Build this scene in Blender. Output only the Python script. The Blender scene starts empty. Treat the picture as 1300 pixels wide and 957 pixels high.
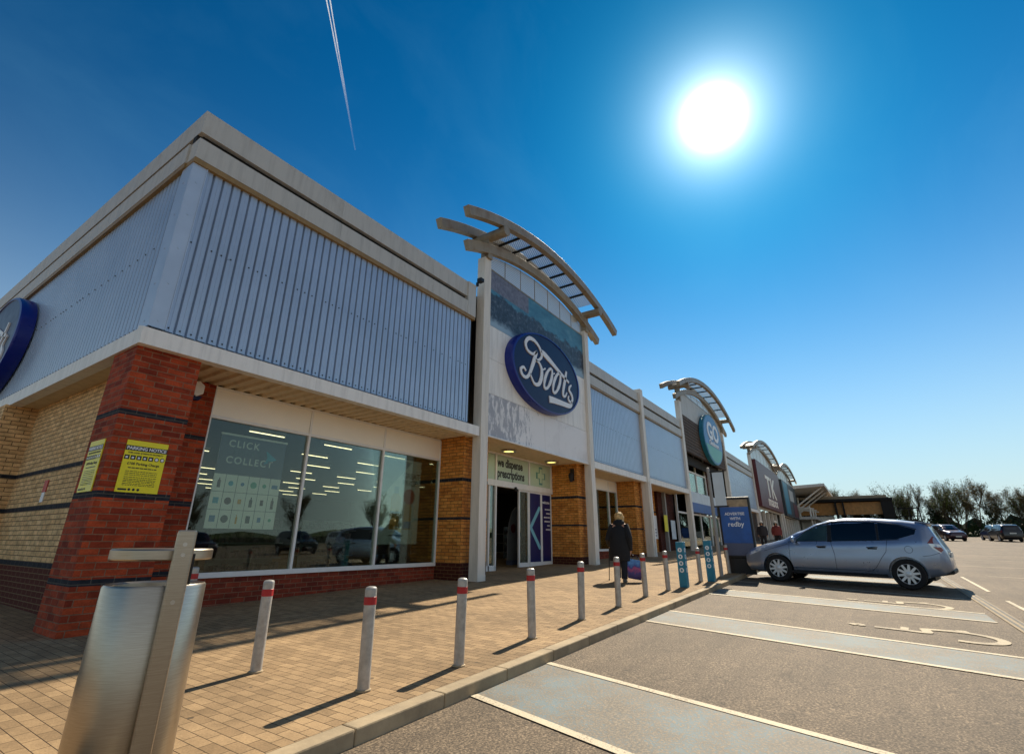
import bpy, bmesh, math, random
from mathutils import Vector, Matrix
R = math.radians
S = bpy.context.scene
COL = S.collection
random.seed(7)

# ------------------------------------------------------------------ camera
cam = bpy.data.cameras.new('camera')
camo = bpy.data.objects.new('camera', cam); COL.objects.link(camo)
cam.sensor_fit = 'HORIZONTAL'; cam.sensor_width = 36.0
cam.lens = 625.22 * 36 / 1300
cam.shift_x = 0.0017; cam.shift_y = -0.0156
cam.clip_start = 0.05; cam.clip_end = 30000
yaw, pit, rol = R(34.233), R(20.0456), R(0.2785)
fw = Vector((math.cos(yaw)*math.cos(pit), math.sin(yaw)*math.cos(pit), math.sin(pit)))
rt = Vector((math.sin(yaw), -math.cos(yaw), 0)); up = rt.cross(fw)
rx = rt*math.cos(rol) + up*math.sin(rol); ux = -rt*math.sin(rol) + up*math.cos(rol)
M = Matrix((rx, ux, -fw)).transposed().to_4x4()
M.translation = Vector((-2.48, -8.293, 1.161))
camo.matrix_world = M
S.camera = camo
S.render.resolution_x, S.render.resolution_y = 1024, 753

# ------------------------------------------------------------------ sky and sun
SUN_AZ, SUN_EL = R(6.25), R(42.82)
SUN = Vector((math.cos(SUN_AZ)*math.cos(SUN_EL), math.sin(SUN_AZ)*math.cos(SUN_EL), math.sin(SUN_EL)))
w = bpy.data.worlds.new('World'); S.world = w; w.use_nodes = True
nt = w.node_tree; nt.nodes.clear()
def N(t, kind, **kw):
    n = t.nodes.new(kind)
    for k, v in kw.items(): setattr(n, k, v)
    return n
out = N(nt, 'ShaderNodeOutputWorld'); bg = N(nt, 'ShaderNodeBackground')
sky = N(nt, 'ShaderNodeTexSky', sky_type='NISHITA'); sky.sun_disc = False
sky.sun_elevation = SUN_EL; sky.sun_rotation = R(90) - SUN_AZ
sky.air_density = 1.0; sky.dust_density = 0.15; sky.ozone_density = 4.0; sky.altitude = 50
# clear polarised spring sky: deeper blue overhead, cyan hue
sc0 = N(nt, 'ShaderNodeVectorMath', operation='MULTIPLY'); sc0.inputs[1].default_value = (.13,)*3
gam = N(nt, 'ShaderNodeGamma'); gam.inputs['Gamma'].default_value = 1.55
sc1 = N(nt, 'ShaderNodeVectorMath', operation='MULTIPLY'); sc1.inputs[1].default_value = (.2, 7.4, 7.5)
hsv = N(nt, 'ShaderNodeHueSaturation'); hsv.inputs['Saturation'].default_value = 1.06
bg.inputs['Strength'].default_value = 0.08
# glare of the sun in the air round it, as part of the sky
tc = N(nt, 'ShaderNodeTexCoord')
dot = N(nt, 'ShaderNodeVectorMath', operation='DOT_PRODUCT'); dot.inputs[1].default_value = SUN
nt.links.new(tc.outputs['Generated'], dot.inputs[0])
def glow(sig_deg, amp):
    s = R(sig_deg)**2/2
    a = N(nt, 'ShaderNodeMath', operation='SUBTRACT'); a.inputs[1].default_value = 1.0
    nt.links.new(dot.outputs['Value'], a.inputs[0])
    b = N(nt, 'ShaderNodeMath', operation='DIVIDE'); b.inputs[1].default_value = s
    nt.links.new(a.outputs[0], b.inputs[0])
    c = N(nt, 'ShaderNodeMath', operation='EXPONENT'); nt.links.new(b.outputs[0], c.inputs[0])
    d = N(nt, 'ShaderNodeMath', operation='MULTIPLY'); d.inputs[1].default_value = amp
    nt.links.new(c.outputs[0], d.inputs[0])
    return d
def lobe(sig, amp, col):
    g = glow(sig, amp); v = N(nt, 'ShaderNodeVectorMath', operation='SCALE'); v.inputs[0].default_value = col
    nt.links.new(g.outputs[0], v.inputs['Scale']); return v
nt.links.new(sky.outputs[0], sc0.inputs[0]); nt.links.new(sc0.outputs[0], gam.inputs['Color']); nt.links.new(gam.outputs[0], sc1.inputs[0]); nt.links.new(sc1.outputs[0], hsv.inputs['Color'])
# pale spring haze low over the horizon
sxyz = N(nt, 'ShaderNodeSeparateXYZ'); nt.links.new(tc.outputs['Generated'], sxyz.inputs[0])
hz = N(nt, 'ShaderNodeMath', operation='MULTIPLY'); hz.inputs[1].default_value = -1
hab = N(nt, 'ShaderNodeMath', operation='ABSOLUTE'); nt.links.new(sxyz.outputs[2], hab.inputs[0])
hdv = N(nt, 'ShaderNodeMath', operation='DIVIDE'); hdv.inputs[1].default_value = .27; nt.links.new(hab.outputs[0], hdv.inputs[0])
hpw = N(nt, 'ShaderNodeMath', operation='POWER'); hpw.inputs[1].default_value = 1.7; nt.links.new(hdv.outputs[0], hpw.inputs[0]); nt.links.new(hpw.outputs[0], hz.inputs[0])
he = N(nt, 'ShaderNodeMath', operation='EXPONENT'); nt.links.new(hz.outputs[0], he.inputs[0])
hm = N(nt, 'ShaderNodeMath', operation='MINIMUM'); hm.inputs[1].default_value = .92; nt.links.new(he.outputs[0], hm.inputs[0])
hmix = N(nt, 'ShaderNodeMix', data_type='RGBA'); hmix.inputs[7].default_value = (5.6, 6.2, 6.2, 1)
nt.links.new(hm.outputs[0], hmix.inputs[0]); nt.links.new(hsv.outputs[0], hmix.inputs[6])
acc = hmix.outputs[2]
cmap = N(nt, 'ShaderNodeMapping'); cmap.inputs['Scale'].default_value = (1.4, 3.4, 2.6); nt.links.new(tc.outputs['Generated'], cmap.inputs['Vector'])
cn = N(nt, 'ShaderNodeTexNoise'); cn.inputs['Scale'].default_value = 1.6; cn.inputs['Detail'].default_value = 7; cn.inputs['Roughness'].default_value = .6; cn.inputs['Distortion'].default_value = .7
nt.links.new(cmap.outputs[0], cn.inputs['Vector'])
cr_ = N(nt, 'ShaderNodeMapRange'); cr_.inputs['From Min'].default_value = .46; cr_.inputs['From Max'].default_value = .8; cr_.inputs['To Max'].default_value = .035
nt.links.new(cn.outputs['Fac'], cr_.inputs['Value'])
bdot = N(nt, 'ShaderNodeVectorMath', operation='DOT_PRODUCT'); bdot.inputs[1].default_value = (-.50, -.80, .33)  # bright cloud bank added behind the camera to lift the shaded facade
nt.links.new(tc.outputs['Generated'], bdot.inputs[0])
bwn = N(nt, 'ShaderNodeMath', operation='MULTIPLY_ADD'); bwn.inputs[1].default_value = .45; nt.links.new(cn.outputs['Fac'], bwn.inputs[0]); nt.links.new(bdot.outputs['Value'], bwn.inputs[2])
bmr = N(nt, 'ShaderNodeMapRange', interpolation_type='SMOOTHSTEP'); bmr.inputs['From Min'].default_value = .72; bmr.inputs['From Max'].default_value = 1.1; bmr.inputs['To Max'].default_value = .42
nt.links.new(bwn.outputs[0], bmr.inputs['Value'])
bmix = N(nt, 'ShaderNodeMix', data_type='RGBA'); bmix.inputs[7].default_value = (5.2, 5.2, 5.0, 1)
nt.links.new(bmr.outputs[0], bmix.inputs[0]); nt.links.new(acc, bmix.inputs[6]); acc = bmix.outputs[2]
cmix = N(nt, 'ShaderNodeMix', data_type='RGBA'); cmix.inputs[7].default_value = (2.6, 6.4, 8.2, 1)
nt.links.new(cr_.outputs[0], cmix.inputs[0]); nt.links.new(acc, cmix.inputs[6]); acc = cmix.outputs[2]
for sig, amp, col in ((1.5, 120, (1, .97, .92)), (3.3, 8.0, (1, 1, 1)), (6.0, 4.4, (.85, .98, 1)), (13, .5, (.3, .85, 1))):
    v = lobe(sig, amp, col); ad_ = N(nt, 'ShaderNodeVectorMath', operation='ADD')
    nt.links.new(acc, ad_.inputs[0]); nt.links.new(v.outputs[0], ad_.inputs[1]); acc = ad_.outputs[0]
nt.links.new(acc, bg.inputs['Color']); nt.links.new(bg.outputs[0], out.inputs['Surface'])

sl = bpy.data.lights.new('sun', 'SUN'); sl.energy = 4.6; sl.angle = R(0.53); sl.color = (1.0, 0.88, 0.69)
so = bpy.data.objects.new('sun', sl); COL.objects.link(so)
so.rotation_euler = SUN.to_track_quat('Z', 'Y').to_euler(); so.location = (0, -30, 40)

S.view_settings.view_transform = 'Standard'
S.view_settings.look = 'None'; S.view_settings.exposure = 0.68; S.view_settings.gamma = 1.0
S.view_settings.use_curve_mapping = False

# ------------------------------------------------------------------ materials
def lin(c):
    c = c/255.0
    return c/12.92 if c <= 0.04045 else ((c+0.055)/1.055)**2.4
def rgb(r, g, b): return (lin(r), lin(g), lin(b), 1)
def bsdf(m): return m.node_tree.nodes['Principled BSDF']
def newmat(name):
    m = bpy.data.materials.new(name); m.use_nodes = True
    return m, m.node_tree, bsdf(m)
def L(t, a, b): t.links.new(a, b)
def pos(t): return N(t, 'ShaderNodeNewGeometry').outputs['Position']
def noise(t, vec, scale, detail=4, rough=.55):
    n = N(t, 'ShaderNodeTexNoise'); n.inputs['Scale'].default_value = scale
    n.inputs['Detail'].default_value = detail; n.inputs['Roughness'].default_value = rough
    if vec is not None: L(t, vec, n.inputs['Vector'])
    return n.outputs['Fac']
def ramp(t, fac, stops):
    r = N(t, 'ShaderNodeValToRGB'); e = r.color_ramp.elements
    while len(e) < len(stops): e.new(0.5)
    for i, (p, c) in enumerate(stops): e[i].position = p; e[i].color = c if len(c) == 4 else (*c, 1)
    L(t, fac, r.inputs['Fac']); return r.outputs['Color']
def g4(v): return (v, v, v, 1)
def mix(t, fac, a, b, mode='MIX'):
    n = N(t, 'ShaderNodeMix', data_type='RGBA', blend_type=mode)
    for val, sock in ((fac, n.inputs[0]), (a, n.inputs[6]), (b, n.inputs[7])):
        if hasattr(val, 'is_output'): L(t, val, sock)
        else: sock.default_value = val
    return n.outputs[2]
def math1(t, op, a, b=None, c=None):
    n = N(t, 'ShaderNodeMath', operation=op)
    for i, v in enumerate((a, b, c)):
        if v is None: continue
        if hasattr(v, 'is_output'): L(t, v, n.inputs[i])
        else: n.inputs[i].default_value = v
    return n.outputs[0]
def bump(t, h, strength, dist, p):
    b = N(t, 'ShaderNodeBump'); b.inputs['Strength'].default_value = strength; b.inputs['Distance'].default_value = dist
    L(t, h, b.inputs['Height']); L(t, b.outputs[0], p.inputs['Normal'])
def setp(p, col=None, rough=None, metal=None, spec=None, coat=None):
    if col is not None: p.inputs['Base Color'].default_value = col
    if rough is not None: p.inputs['Roughness'].default_value = rough
    if metal is not None: p.inputs['Metallic'].default_value = metal
    if spec is not None: p.inputs['Specular IOR Level'].default_value = spec
    if coat is not None: p.inputs['Coat Weight'].default_value = coat; p.inputs['Coat Roughness'].default_value = .03
def plain(name, col, rough=.5, metal=0, var=.12, scale=6, spec=None, coat=None, bmp=0, obj=False):
    """a painted, moulded or woven surface with some wear in colour and gloss"""
    m, t, p = newmat(name); setp(p, col, rough, metal, spec, coat)
    v = N(t, 'ShaderNodeTexCoord').outputs['Object'] if obj else pos(t)
    n = noise(t, v, scale, 5, .6)
    c = ramp(t, n, [(.3, tuple(x*(1-var) for x in col[:3])), (.7, tuple(min(1, x*(1+var)) for x in col[:3]))])
    L(t, c, p.inputs['Base Color'])
    L(t, math1(t, 'MULTIPLY_ADD', n, .25, max(0, rough-.12)), p.inputs['Roughness'])
    if bmp: bump(t, noise(t, v, scale*8, 3), bmp, .01, p)
    return m
def emit(name, col, s):
    m, t, p = newmat(name); setp(p, col, .5)
    p.inputs['Emission Color'].default_value = col; p.inputs['Emission Strength'].default_value = s
    return m
def wallvec(t):
    """(along the wall, height) for upright faces, from the world position"""
    g = N(t, 'ShaderNodeNewGeometry')
    sp = N(t, 'ShaderNodeSeparateXYZ'); L(t, g.outputs['Position'], sp.inputs[0])
    sn = N(t, 'ShaderNodeSeparateXYZ'); L(t, g.outputs['True Normal'], sn.inputs[0])
    isx = math1(t, 'GREATER_THAN', math1(t, 'ABSOLUTE', sn.outputs[0]), .7)
    mx = N(t, 'ShaderNodeMix', data_type='FLOAT'); L(t, isx, mx.inputs[0]); L(t, sp.outputs[0], mx.inputs[2]); L(t, sp.outputs[1], mx.inputs[3])
    cb = N(t, 'ShaderNodeCombineXYZ'); L(t, mx.outputs[0], cb.inputs[0]); L(t, sp.outputs[2], cb.inputs[1])
    return cb.outputs[0], sp.outputs[2]
def brick(name, c1, c2, mortar, bands=(), band_cols=None, bw=.255, bh=.087, dark=(.012, .013, .017, 1), below=None):
    m, t, p = newmat(name); setp(p, None, .85, spec=.25)
    v, z = wallvec(t)
    b = N(t, 'ShaderNodeTexBrick'); L(t, v, b.inputs['Vector'])
    b.inputs['Scale'].default_value = 1; b.inputs['Brick Width'].default_value = bw; b.inputs['Row Height'].default_value = bh
    b.inputs['Mortar Size'].default_value = .0075; b.inputs['Mortar Smooth'].default_value = .3; b.inputs['Bias'].default_value = -.1
    b.inputs['Color1'].default_value = c1; b.inputs['Color2'].default_value = c2; b.inputs['Mortar'].default_value = mortar
    n = noise(t, v, 3.5, 5, .65); n2 = noise(t, v, 40, 3)
    col = mix(t, .75, b.outputs['Color'], ramp(t, n, [(.25, g4(.55)), (.75, g4(1.15))]), 'MULTIPLY')
    col = mix(t, .5, col, ramp(t, n2, [(.3, g4(.6)), (.7, g4(1.2))]), 'MULTIPLY')
    mpv = N(t, 'ShaderNodeMapping'); mpv.inputs['Scale'].default_value = (1/bw, 1/bh, 1); L(t, v, mpv.inputs['Vector'])
    col = mix(t, .4, col, ramp(t, noise(t, mpv.outputs[0], 1.1, 2, .4), [(.34, g4(.5)), (.5, g4(1)), (.68, g4(1.25))]), 'MULTIPLY')
    dk = ramp(t, noise(t, v, 9, 3), [(.3, dark), (.8, tuple(x*3 for x in dark[:3]))])
    dkm = mix(t, b.outputs['Fac'], dk, (.09, .08, .07, 1))
    tot = None
    for z0, z1 in bands:
        k = math1(t, 'MULTIPLY', math1(t, 'GREATER_THAN', z, z0), math1(t, 'LESS_THAN', z, z1))
        tot = k if tot is None else math1(t, 'ADD', tot, k)
    if below is not None:
        zb, cb1, cb2 = below
        rb = mix(t, n2, cb1, cb2); rb = mix(t, b.outputs['Fac'], rb, mortar)
        col = mix(t, math1(t, 'LESS_THAN', z, zb), col, rb)
    if tot is not None: col = mix(t, tot, col, dkm)
    # splash dirt low down on the brickwork
    L(t, col, p.inputs['Base Color'])
    h = math1(t, 'ADD', math1(t, 'MULTIPLY', b.outputs['Fac'], -1.0), math1(t, 'MULTIPLY', n2, .35))
    bump(t, h, .7, .008, p)
    return m
def stained(name, col, rust=.5, rough=.45, zsplit=None):
    """cream painted steel with dirt runs, and rust stains where it is old"""
    m, t, p = newmat(name); setp(p, None, rough)
    ps = pos(t)
    mp = N(t, 'ShaderNodeMapping'); mp.inputs['Scale'].default_value = (4.2, 4.2, .5); L(t, ps, mp.inputs['Vector'])
    n = noise(t, mp.outputs[0], 1.6, 6, .65); n2 = noise(t, ps, 2.5, 6, .7)
    c = mix(t, ramp(t, n, [(.45, g4(0)), (.78, g4(.5))]), col, tuple(x*.5 for x in col[:3])+(1,))
    rs = ramp(t, n2, [(.60-.12*rust, g4(0)), (.80, g4(min(1, rust)))])
    c = mix(t, rs, c, (.17, .10, .045, 1))
    L(t, c, p.inputs['Base Color']); L(t, math1(t, 'MULTIPLY_ADD', n2, .3, rough-.1), p.inputs['Roughness'])
    bump(t, noise(t, ps, 30, 2), .08, .004, p)
    return m

MT = {}
MT['red_brick'] = brick('red_brick', rgb(190, 80, 44), rgb(124, 44, 28), rgb(150, 108, 84), [(.585, .665), (1.69, 1.78), (2.84, 2.92)])
MT['red_brick_plain'] = brick('red_brick_plain', rgb(156, 66, 42), rgb(112, 44, 32), rgb(150, 108, 84), [(1.69, 1.78), (2.84, 2.92)])
MT['yellow_brick'] = brick('yellow_brick', rgb(240, 166, 82), rgb(208, 128, 56), rgb(124, 92, 58), [(1.69, 1.76), (2.70, 2.79)], below=(.62, rgb(88, 38, 26), rgb(62, 28, 22)))
MT['buff_brick'] = brick('buff_brick', rgb(248, 206, 150), rgb(230, 184, 128), rgb(128, 102, 74), [(1.66, 1.74), (2.36, 2.44), (.70, .78)], below=(.7, rgb(98, 44, 30), rgb(72, 32, 24)))
MT['cream_steel'] = stained('cream_steel', rgb(228, 222, 212), .22)
MT['old_steel'] = stained('old_steel', rgb(150, 138, 118), .95)
MT['white_trim'] = stained('white_trim', rgb(240, 238, 234), .08)
MT['coping'] = stained('coping', rgb(192, 190, 184), .25)
MT['coping_soffit'] = stained('coping_soffit', rgb(150, 120, 70), .8)
MT['soffit'] = stained('soffit', rgb(226, 204, 168), .3, .6)
MT['cladding'] = plain('cladding', rgb(168, 186, 208), .32, .3, .08, .8)
MT['flashing'] = plain('flashing', rgb(180, 197, 218), .34, .25, .06, 1.5)
MT['dark_gap'] = plain('dark_gap', rgb(24, 22, 20), .8)
MT['white_frame'] = plain('white_frame', rgb(234, 232, 230), .35, 0, .05, 5)
MT['header_panel'] = plain('header_panel', rgb(250, 244, 232), .45, 0, .03, 1.2)
MT['roof_felt'] = plain('roof_felt', rgb(60, 62, 64), .9)
MT['downpipe'] = plain('downpipe', rgb(150, 148, 146), .5)

def glass(name, tint=(.55, .62, .58, 1), refl=.10):
    m, t, p = newmat(name); t.nodes.remove(p)
    o = t.nodes['Material Output']
    tr = N(t, 'ShaderNodeBsdfTransparent'); tr.inputs[0].default_value = tint
    gl = N(t, 'ShaderNodeBsdfGlossy'); gl.inputs['Roughness'].default_value = .01; gl.inputs['Color'].default_value = (.9, .95, .93, 1)
    fr = N(t, 'ShaderNodeFresnel'); fr.inputs['IOR'].default_value = 1.52
    f = math1(t, 'MINIMUM', math1(t, 'MULTIPLY_ADD', fr.outputs[0], .8, refl), 1.0)
    mx = N(t, 'ShaderNodeMixShader'); L(t, f, mx.inputs[0]); L(t, tr.outputs[0], mx.inputs[1]); L(t, gl.outputs[0], mx.inputs[2])
    L(t, mx.outputs[0], o.inputs['Surface'])
    return m
MT['pane'] = glass('pane', (.82, .88, .82, 1), .012)
MT['clear_pane'] = glass('clear_pane', (.7, .76, .72, 1), .05)

def dots(name, col, scale, hole=.25, axes=(0, 1)):
    """perforated sheet: real see-through holes in a grid"""
    m, t, p = newmat(name); setp(p, col, .5, .3)
    o = t.nodes['Material Output']
    sp = N(t, 'ShaderNodeSeparateXYZ'); L(t, pos(t), sp.inputs[0])
    s = [math1(t, 'SINE', math1(t, 'MULTIPLY', sp.outputs[a], scale)) for a in axes]
    k = math1(t, 'GREATER_THAN', math1(t, 'MULTIPLY', s[0], s[1]), hole)
    tr = N(t, 'ShaderNodeBsdfTransparent'); mx = N(t, 'ShaderNodeMixShader')
    L(t, k, mx.inputs[0]); L(t, p.outputs[0], mx.inputs[1]); L(t, tr.outputs[0], mx.inputs[2]); L(t, mx.outputs[0], o.inputs['Surface'])
    return m
MT['perforated'] = dots('perforated', rgb(232, 232, 228), 62, .2)
MT['perforated_wall'] = dots('perforated_wall', rgb(200, 200, 196), 70, .62, (0, 2))

def mat_asphalt():
    m, t, p = newmat('asphalt'); setp(p, None, .8, spec=.32)
    v = pos(t)
    a = noise(t, v, 55, 3, .7); b = noise(t, v, .35, 6, .6); c = noise(t, v, 6, 5, .6)
    col = ramp(t, a, [(.32, rgb(58, 49, 39)), (.5, rgb(100, 86, 70)), (.68, rgb(158, 138, 112))])
    col = mix(t, .8, col, ramp(t, b, [(.3, g4(.72)), (.7, g4(1.18))]), 'MULTIPLY')
    col = mix(t, .5, col, ramp(t, c, [(.35, g4(.75)), (.65, g4(1.1))]), 'MULTIPLY')
    # oil drips, tyre scuffs and patched areas
    st = ramp(t, noise(t, v, 1.7, 6, .75), [(.56, g4(1)), (.68, g4(.5))])
    col = mix(t, .8, col, st, 'MULTIPLY')
    mp = N(t, 'ShaderNodeMapping'); mp.inputs['Scale'].default_value = (.25, 2.2, 1); mp.inputs['Rotation'].default_value = (0, 0, .1); L(t, v, mp.inputs['Vector'])
    col = mix(t, .6, col, ramp(t, noise(t, mp.outputs[0], 1.1, 6, .65), [(.35, g4(.7)), (.6, g4(1.1))]), 'MULTIPLY')
    L(t, col, p.inputs['Base Color']); bump(t, a, .5, .012, p)
    return m
MT['asphalt'] = mat_asphalt()
def mat_paving():
    m, t, p = newmat('paving'); setp(p, None, .85, spec=.25)
    sp = N(t, 'ShaderNodeSeparateXYZ'); L(t, pos(t), sp.inputs[0])
    cb = N(t, 'ShaderNodeCombineXYZ'); L(t, sp.outputs[1], cb.inputs[0]); L(t, sp.outputs[0], cb.inputs[1])
    v = cb.outputs[0]
    b = N(t, 'ShaderNodeTexBrick'); L(t, v, b.inputs['Vector'])
    b.inputs['Scale'].default_value = 1; b.inputs['Brick Width'].default_value = .2; b.inputs['Row Height'].default_value = .1
    b.inputs['Mortar Size'].default_value = .0035; b.inputs['Mortar Smooth'].default_value = .4
    b.inputs['Color1'].default_value = rgb(170, 142, 106); b.inputs['Color2'].default_value = rgb(144, 119, 88); b.inputs['Mortar'].default_value = rgb(62, 48, 34)
    n1 = noise(t, v, .5, 6, .6); n2 = noise(t, v, 70, 3, .6); n3 = noise(t, v, 5, 5, .65)
    col = mix(t, .85, b.outputs['Color'], ramp(t, n1, [(.3, g4(.68)), (.7, g4(1.15))]), 'MULTIPLY')
    col = mix(t, .7, col, ramp(t, n2, [(.3, g4(.7)), (.7, g4(1.2))]), 'MULTIPLY')
    col = mix(t, .7, col, ramp(t, n3, [(.3, g4(.7)), (.6, g4(1.1))]), 'MULTIPLY')
    # trodden-in spots
    sv = N(t, 'ShaderNodeTexVoronoi'); sv.inputs['Scale'].default_value = 2.1; L(t, v, sv.inputs['Vector'])
    col = mix(t, math1(t, 'LESS_THAN', sv.outputs['Distance'], .05), col, rgb(88, 74, 58))
    L(t, col, p.inputs['Base Color'])
    bump(t, math1(t, 'ADD', math1(t, 'MULTIPLY', b.outputs['Fac'], -1), math1(t, 'MULTIPLY', n2, .4)), .6, .006, p)
    return m
MT['paving'] = mat_paving()
def worn_paint(name, col, wear=.5):
    """road paint worn through to the asphalt in patches and specks"""
    m, t, p = newmat(name); setp(p, None, .75)
    v = pos(t)
    a = noise(t, v, 45, 3, .7); b = noise(t, v, 1.3, 6, .7)
    k = math1(t, 'ADD', math1(t, 'MULTIPLY', a, .75), math1(t, 'MULTIPLY', b, .6))
    f = ramp(t, k, [(.64+.12*(1-wear), g4(0)), (.76+.12*(1-wear), g4(.9))])
    base = ramp(t, a, [(.3, tuple(x*.8 for x in col[:3])), (.7, tuple(min(1, x*1.12) for x in col[:3]))])
    L(t, mix(t, f, base, ramp(t, a, [(.32, rgb(58, 50, 40)), (.68, rgb(140, 124, 102))])), p.inputs['Base Color']); bump(t, a, .4, .01, p)
    return m
MT['white_line'] = worn_paint('white_line', rgb(206, 192, 164), .45)
MT['blue_paint'] = worn_paint('blue_paint', rgb(104, 124, 131), 1.45)
MT['kerb'] = plain('kerb', rgb(160, 142, 114), .85, 0, .34, 2.2, bmp=.4)
MT['steel'] = plain('steel', rgb(186, 182, 176), .28, 1, .06, 9)
def mat_brushed():
    m, t, p = newmat('brushed_steel'); setp(p, rgb(190, 184, 174), .3, 1)
    mp = N(t, 'ShaderNodeMapping'); mp.inputs['Scale'].default_value = (5, 5, 420); L(t, pos(t), mp.inputs['Vector'])
    n = noise(t, mp.outputs[0], 2, 4, .6)
    L(t, math1(t, 'MULTIPLY_ADD', n, .10, .27), p.inputs['Roughness'])
    L(t, ramp(t, n, [(.3, rgb(156, 146, 132)), (.7, rgb(184, 174, 160))]), p.inputs['Base Color'])
    return m
MT['brushed'] = mat_brushed()
MT['post_paint'] = plain('post_paint', rgb(168, 165, 160), .4, .25, .22, 14)
MT['red_band'] = plain('red_band', rgb(168, 24, 30), .45, 0, .10, 20)
MT['black'] = plain('black', rgb(18, 18, 20), .5)
MT['rubber'] = plain('rubber', rgb(22, 22, 23), .8)
MT['dark_int'] = plain('dark_interior', rgb(44, 46, 42), .8)
MT['floor_int'] = plain('shop_floor', rgb(96, 92, 86), .35)
MT['ceil_int'] = plain('shop_ceiling', rgb(120, 118, 112), .8)
MT['shelf'] = plain('shelf_white', rgb(120, 120, 122), .5)
MT['goods'] = plain('shelf_goods', rgb(88, 70, 78), .6, 0, .8, 9)
MT['strip'] = emit('strip_lamp', rgb(255, 238, 196), 1.7)
MT['downlight'] = emit('downlight_lamp', rgb(250, 236, 130), 1.6)
MT['navy'] = plain('navy', rgb(10, 18, 66), .35, 0, .05, 3, spec=.25)
MT['navy_rim'] = plain('navy_rim', rgb(20, 38, 128), .3, 0, .05, 3, spec=.4)
MT['letter_white'] = plain('letter_white', rgb(232, 234, 238), .4, 0, .03)
MT['notice_yellow'] = plain('notice_yellow', rgb(236, 222, 20), .4, 0, .04)
MT['ink'] = plain('ink', rgb(26, 26, 20), .5)
MT['paper'] = plain('paper', rgb(242, 243, 244), .5, 0, .03)
MT['poster_slate'] = plain('poster_slate', rgb(84, 92, 118), .5, 0, .05)
MT['poster_dim'] = plain('poster_dim', rgb(92, 112, 130), .5)
MT['cyan'] = plain('cyan', rgb(40, 160, 200), .5)
MT['door_blue'] = plain('door_blue', rgb(22, 30, 92), .35, 0, .05)
MT['aqua'] = plain('aqua', rgb(124, 190, 206), .4, 0, .04)
MT['mint'] = plain('mint', rgb(188, 208, 186), .4, 0, .05)
MT['teal_outline'] = plain('teal_outline', rgb(96, 150, 146), .4)
MT['goblue'] = plain('sign_blue', rgb(30, 110, 170), .4, 0, .05)
MT['gogreen'] = plain('sign_green', rgb(70, 160, 140), .4, 0, .15)
MT['timber_grey'] = plain('timber_grey', rgb(84, 70, 58), .75, 0, .5, 3)
MT['wood_dark'] = plain('wood_dark', rgb(66, 48, 38), .7, 0, .4, 5, bmp=.2)
MT['brown_wall'] = brick('brown_wall', rgb(96, 48, 34), rgb(74, 36, 28), rgb(50, 34, 28))
MT['sign_red'] = plain('sign_red', rgb(92, 28, 34), .45, 0, .08)
MT['sign_dark'] = plain('sign_dark', rgb(40, 48, 56), .45, 0, .2, 2)
MT['totem_teal'] = plain('totem_teal', rgb(24, 120, 150), .45, 0, .12, 5)
MT['poster_blue'] = plain('poster_blue', rgb(30, 84, 160), .4, 0, .25, 3)
MT['poster_sand'] = plain('poster_sand', rgb(150, 130, 104), .5, 0, .4, 6)
MT['banner'] = plain('banner_cloth', rgb(206, 220, 230), .6, 0, .08, 2)
MT['orange'] = plain('orange', rgb(206, 150, 40), .5, 0, .1)
MT['red_bit'] = plain('red_bit', rgb(190, 50, 40), .5)
def mat_photo_panel():
    """weathered seaside print: teal sea, dark rocks, a mismatched pale sheet at the top left"""
    m, t, p = newmat('printed_panel'); setp(p, None, .5)
    v = pos(t); sp = N(t, 'ShaderNodeSeparateXYZ'); L(t, v, sp.inputs[0])
    mp = N(t, 'ShaderNodeMapping'); mp.inputs['Scale'].default_value = (.8, 1, 1.5); L(t, v, mp.inputs['Vector'])
    n = noise(t, mp.outputs[0], 1.3, 9, .72); n2 = noise(t, v, 7, 6, .75)
    h = math1(t, 'MULTIPLY_ADD', n, 1.3, math1(t, 'SUBTRACT', sp.outputs[2], 8.9))
    rocks = ramp(t, n2, [(.3, rgb(20, 30, 44)), (.55, rgb(58, 74, 92)), (.75, rgb(128, 140, 150))])
    sea = ramp(t, n, [(.3, rgb(40, 96, 128)), (.55, rgb(70, 132, 160)), (.75, rgb(124, 164, 182))])
    c = mix(t, ramp(t, h, [(.30, g4(0)), (.42, g4(1))]), rocks, sea)
    low = ramp(t, math1(t, 'MULTIPLY_ADD', n, .9, math1(t, 'SUBTRACT', sp.outputs[2], 8.0)), [(.05, g4(1)), (.25, g4(0))])
    c = mix(t, low, c, rgb(150, 178, 198))
    sheet_ = math1(t, 'MULTIPLY', math1(t, 'LESS_THAN', sp.outputs[0], 11.0), math1(t, 'GREATER_THAN', sp.outputs[2], 8.72))
    c = mix(t, sheet_, c, ramp(t, n2, [(.3, rgb(84, 88, 108)), (.7, rgb(134, 136, 152))]))
    L(t, c, p.inputs['Base Color']); return m
MT['photo_panel'] = mat_photo_panel()
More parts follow.
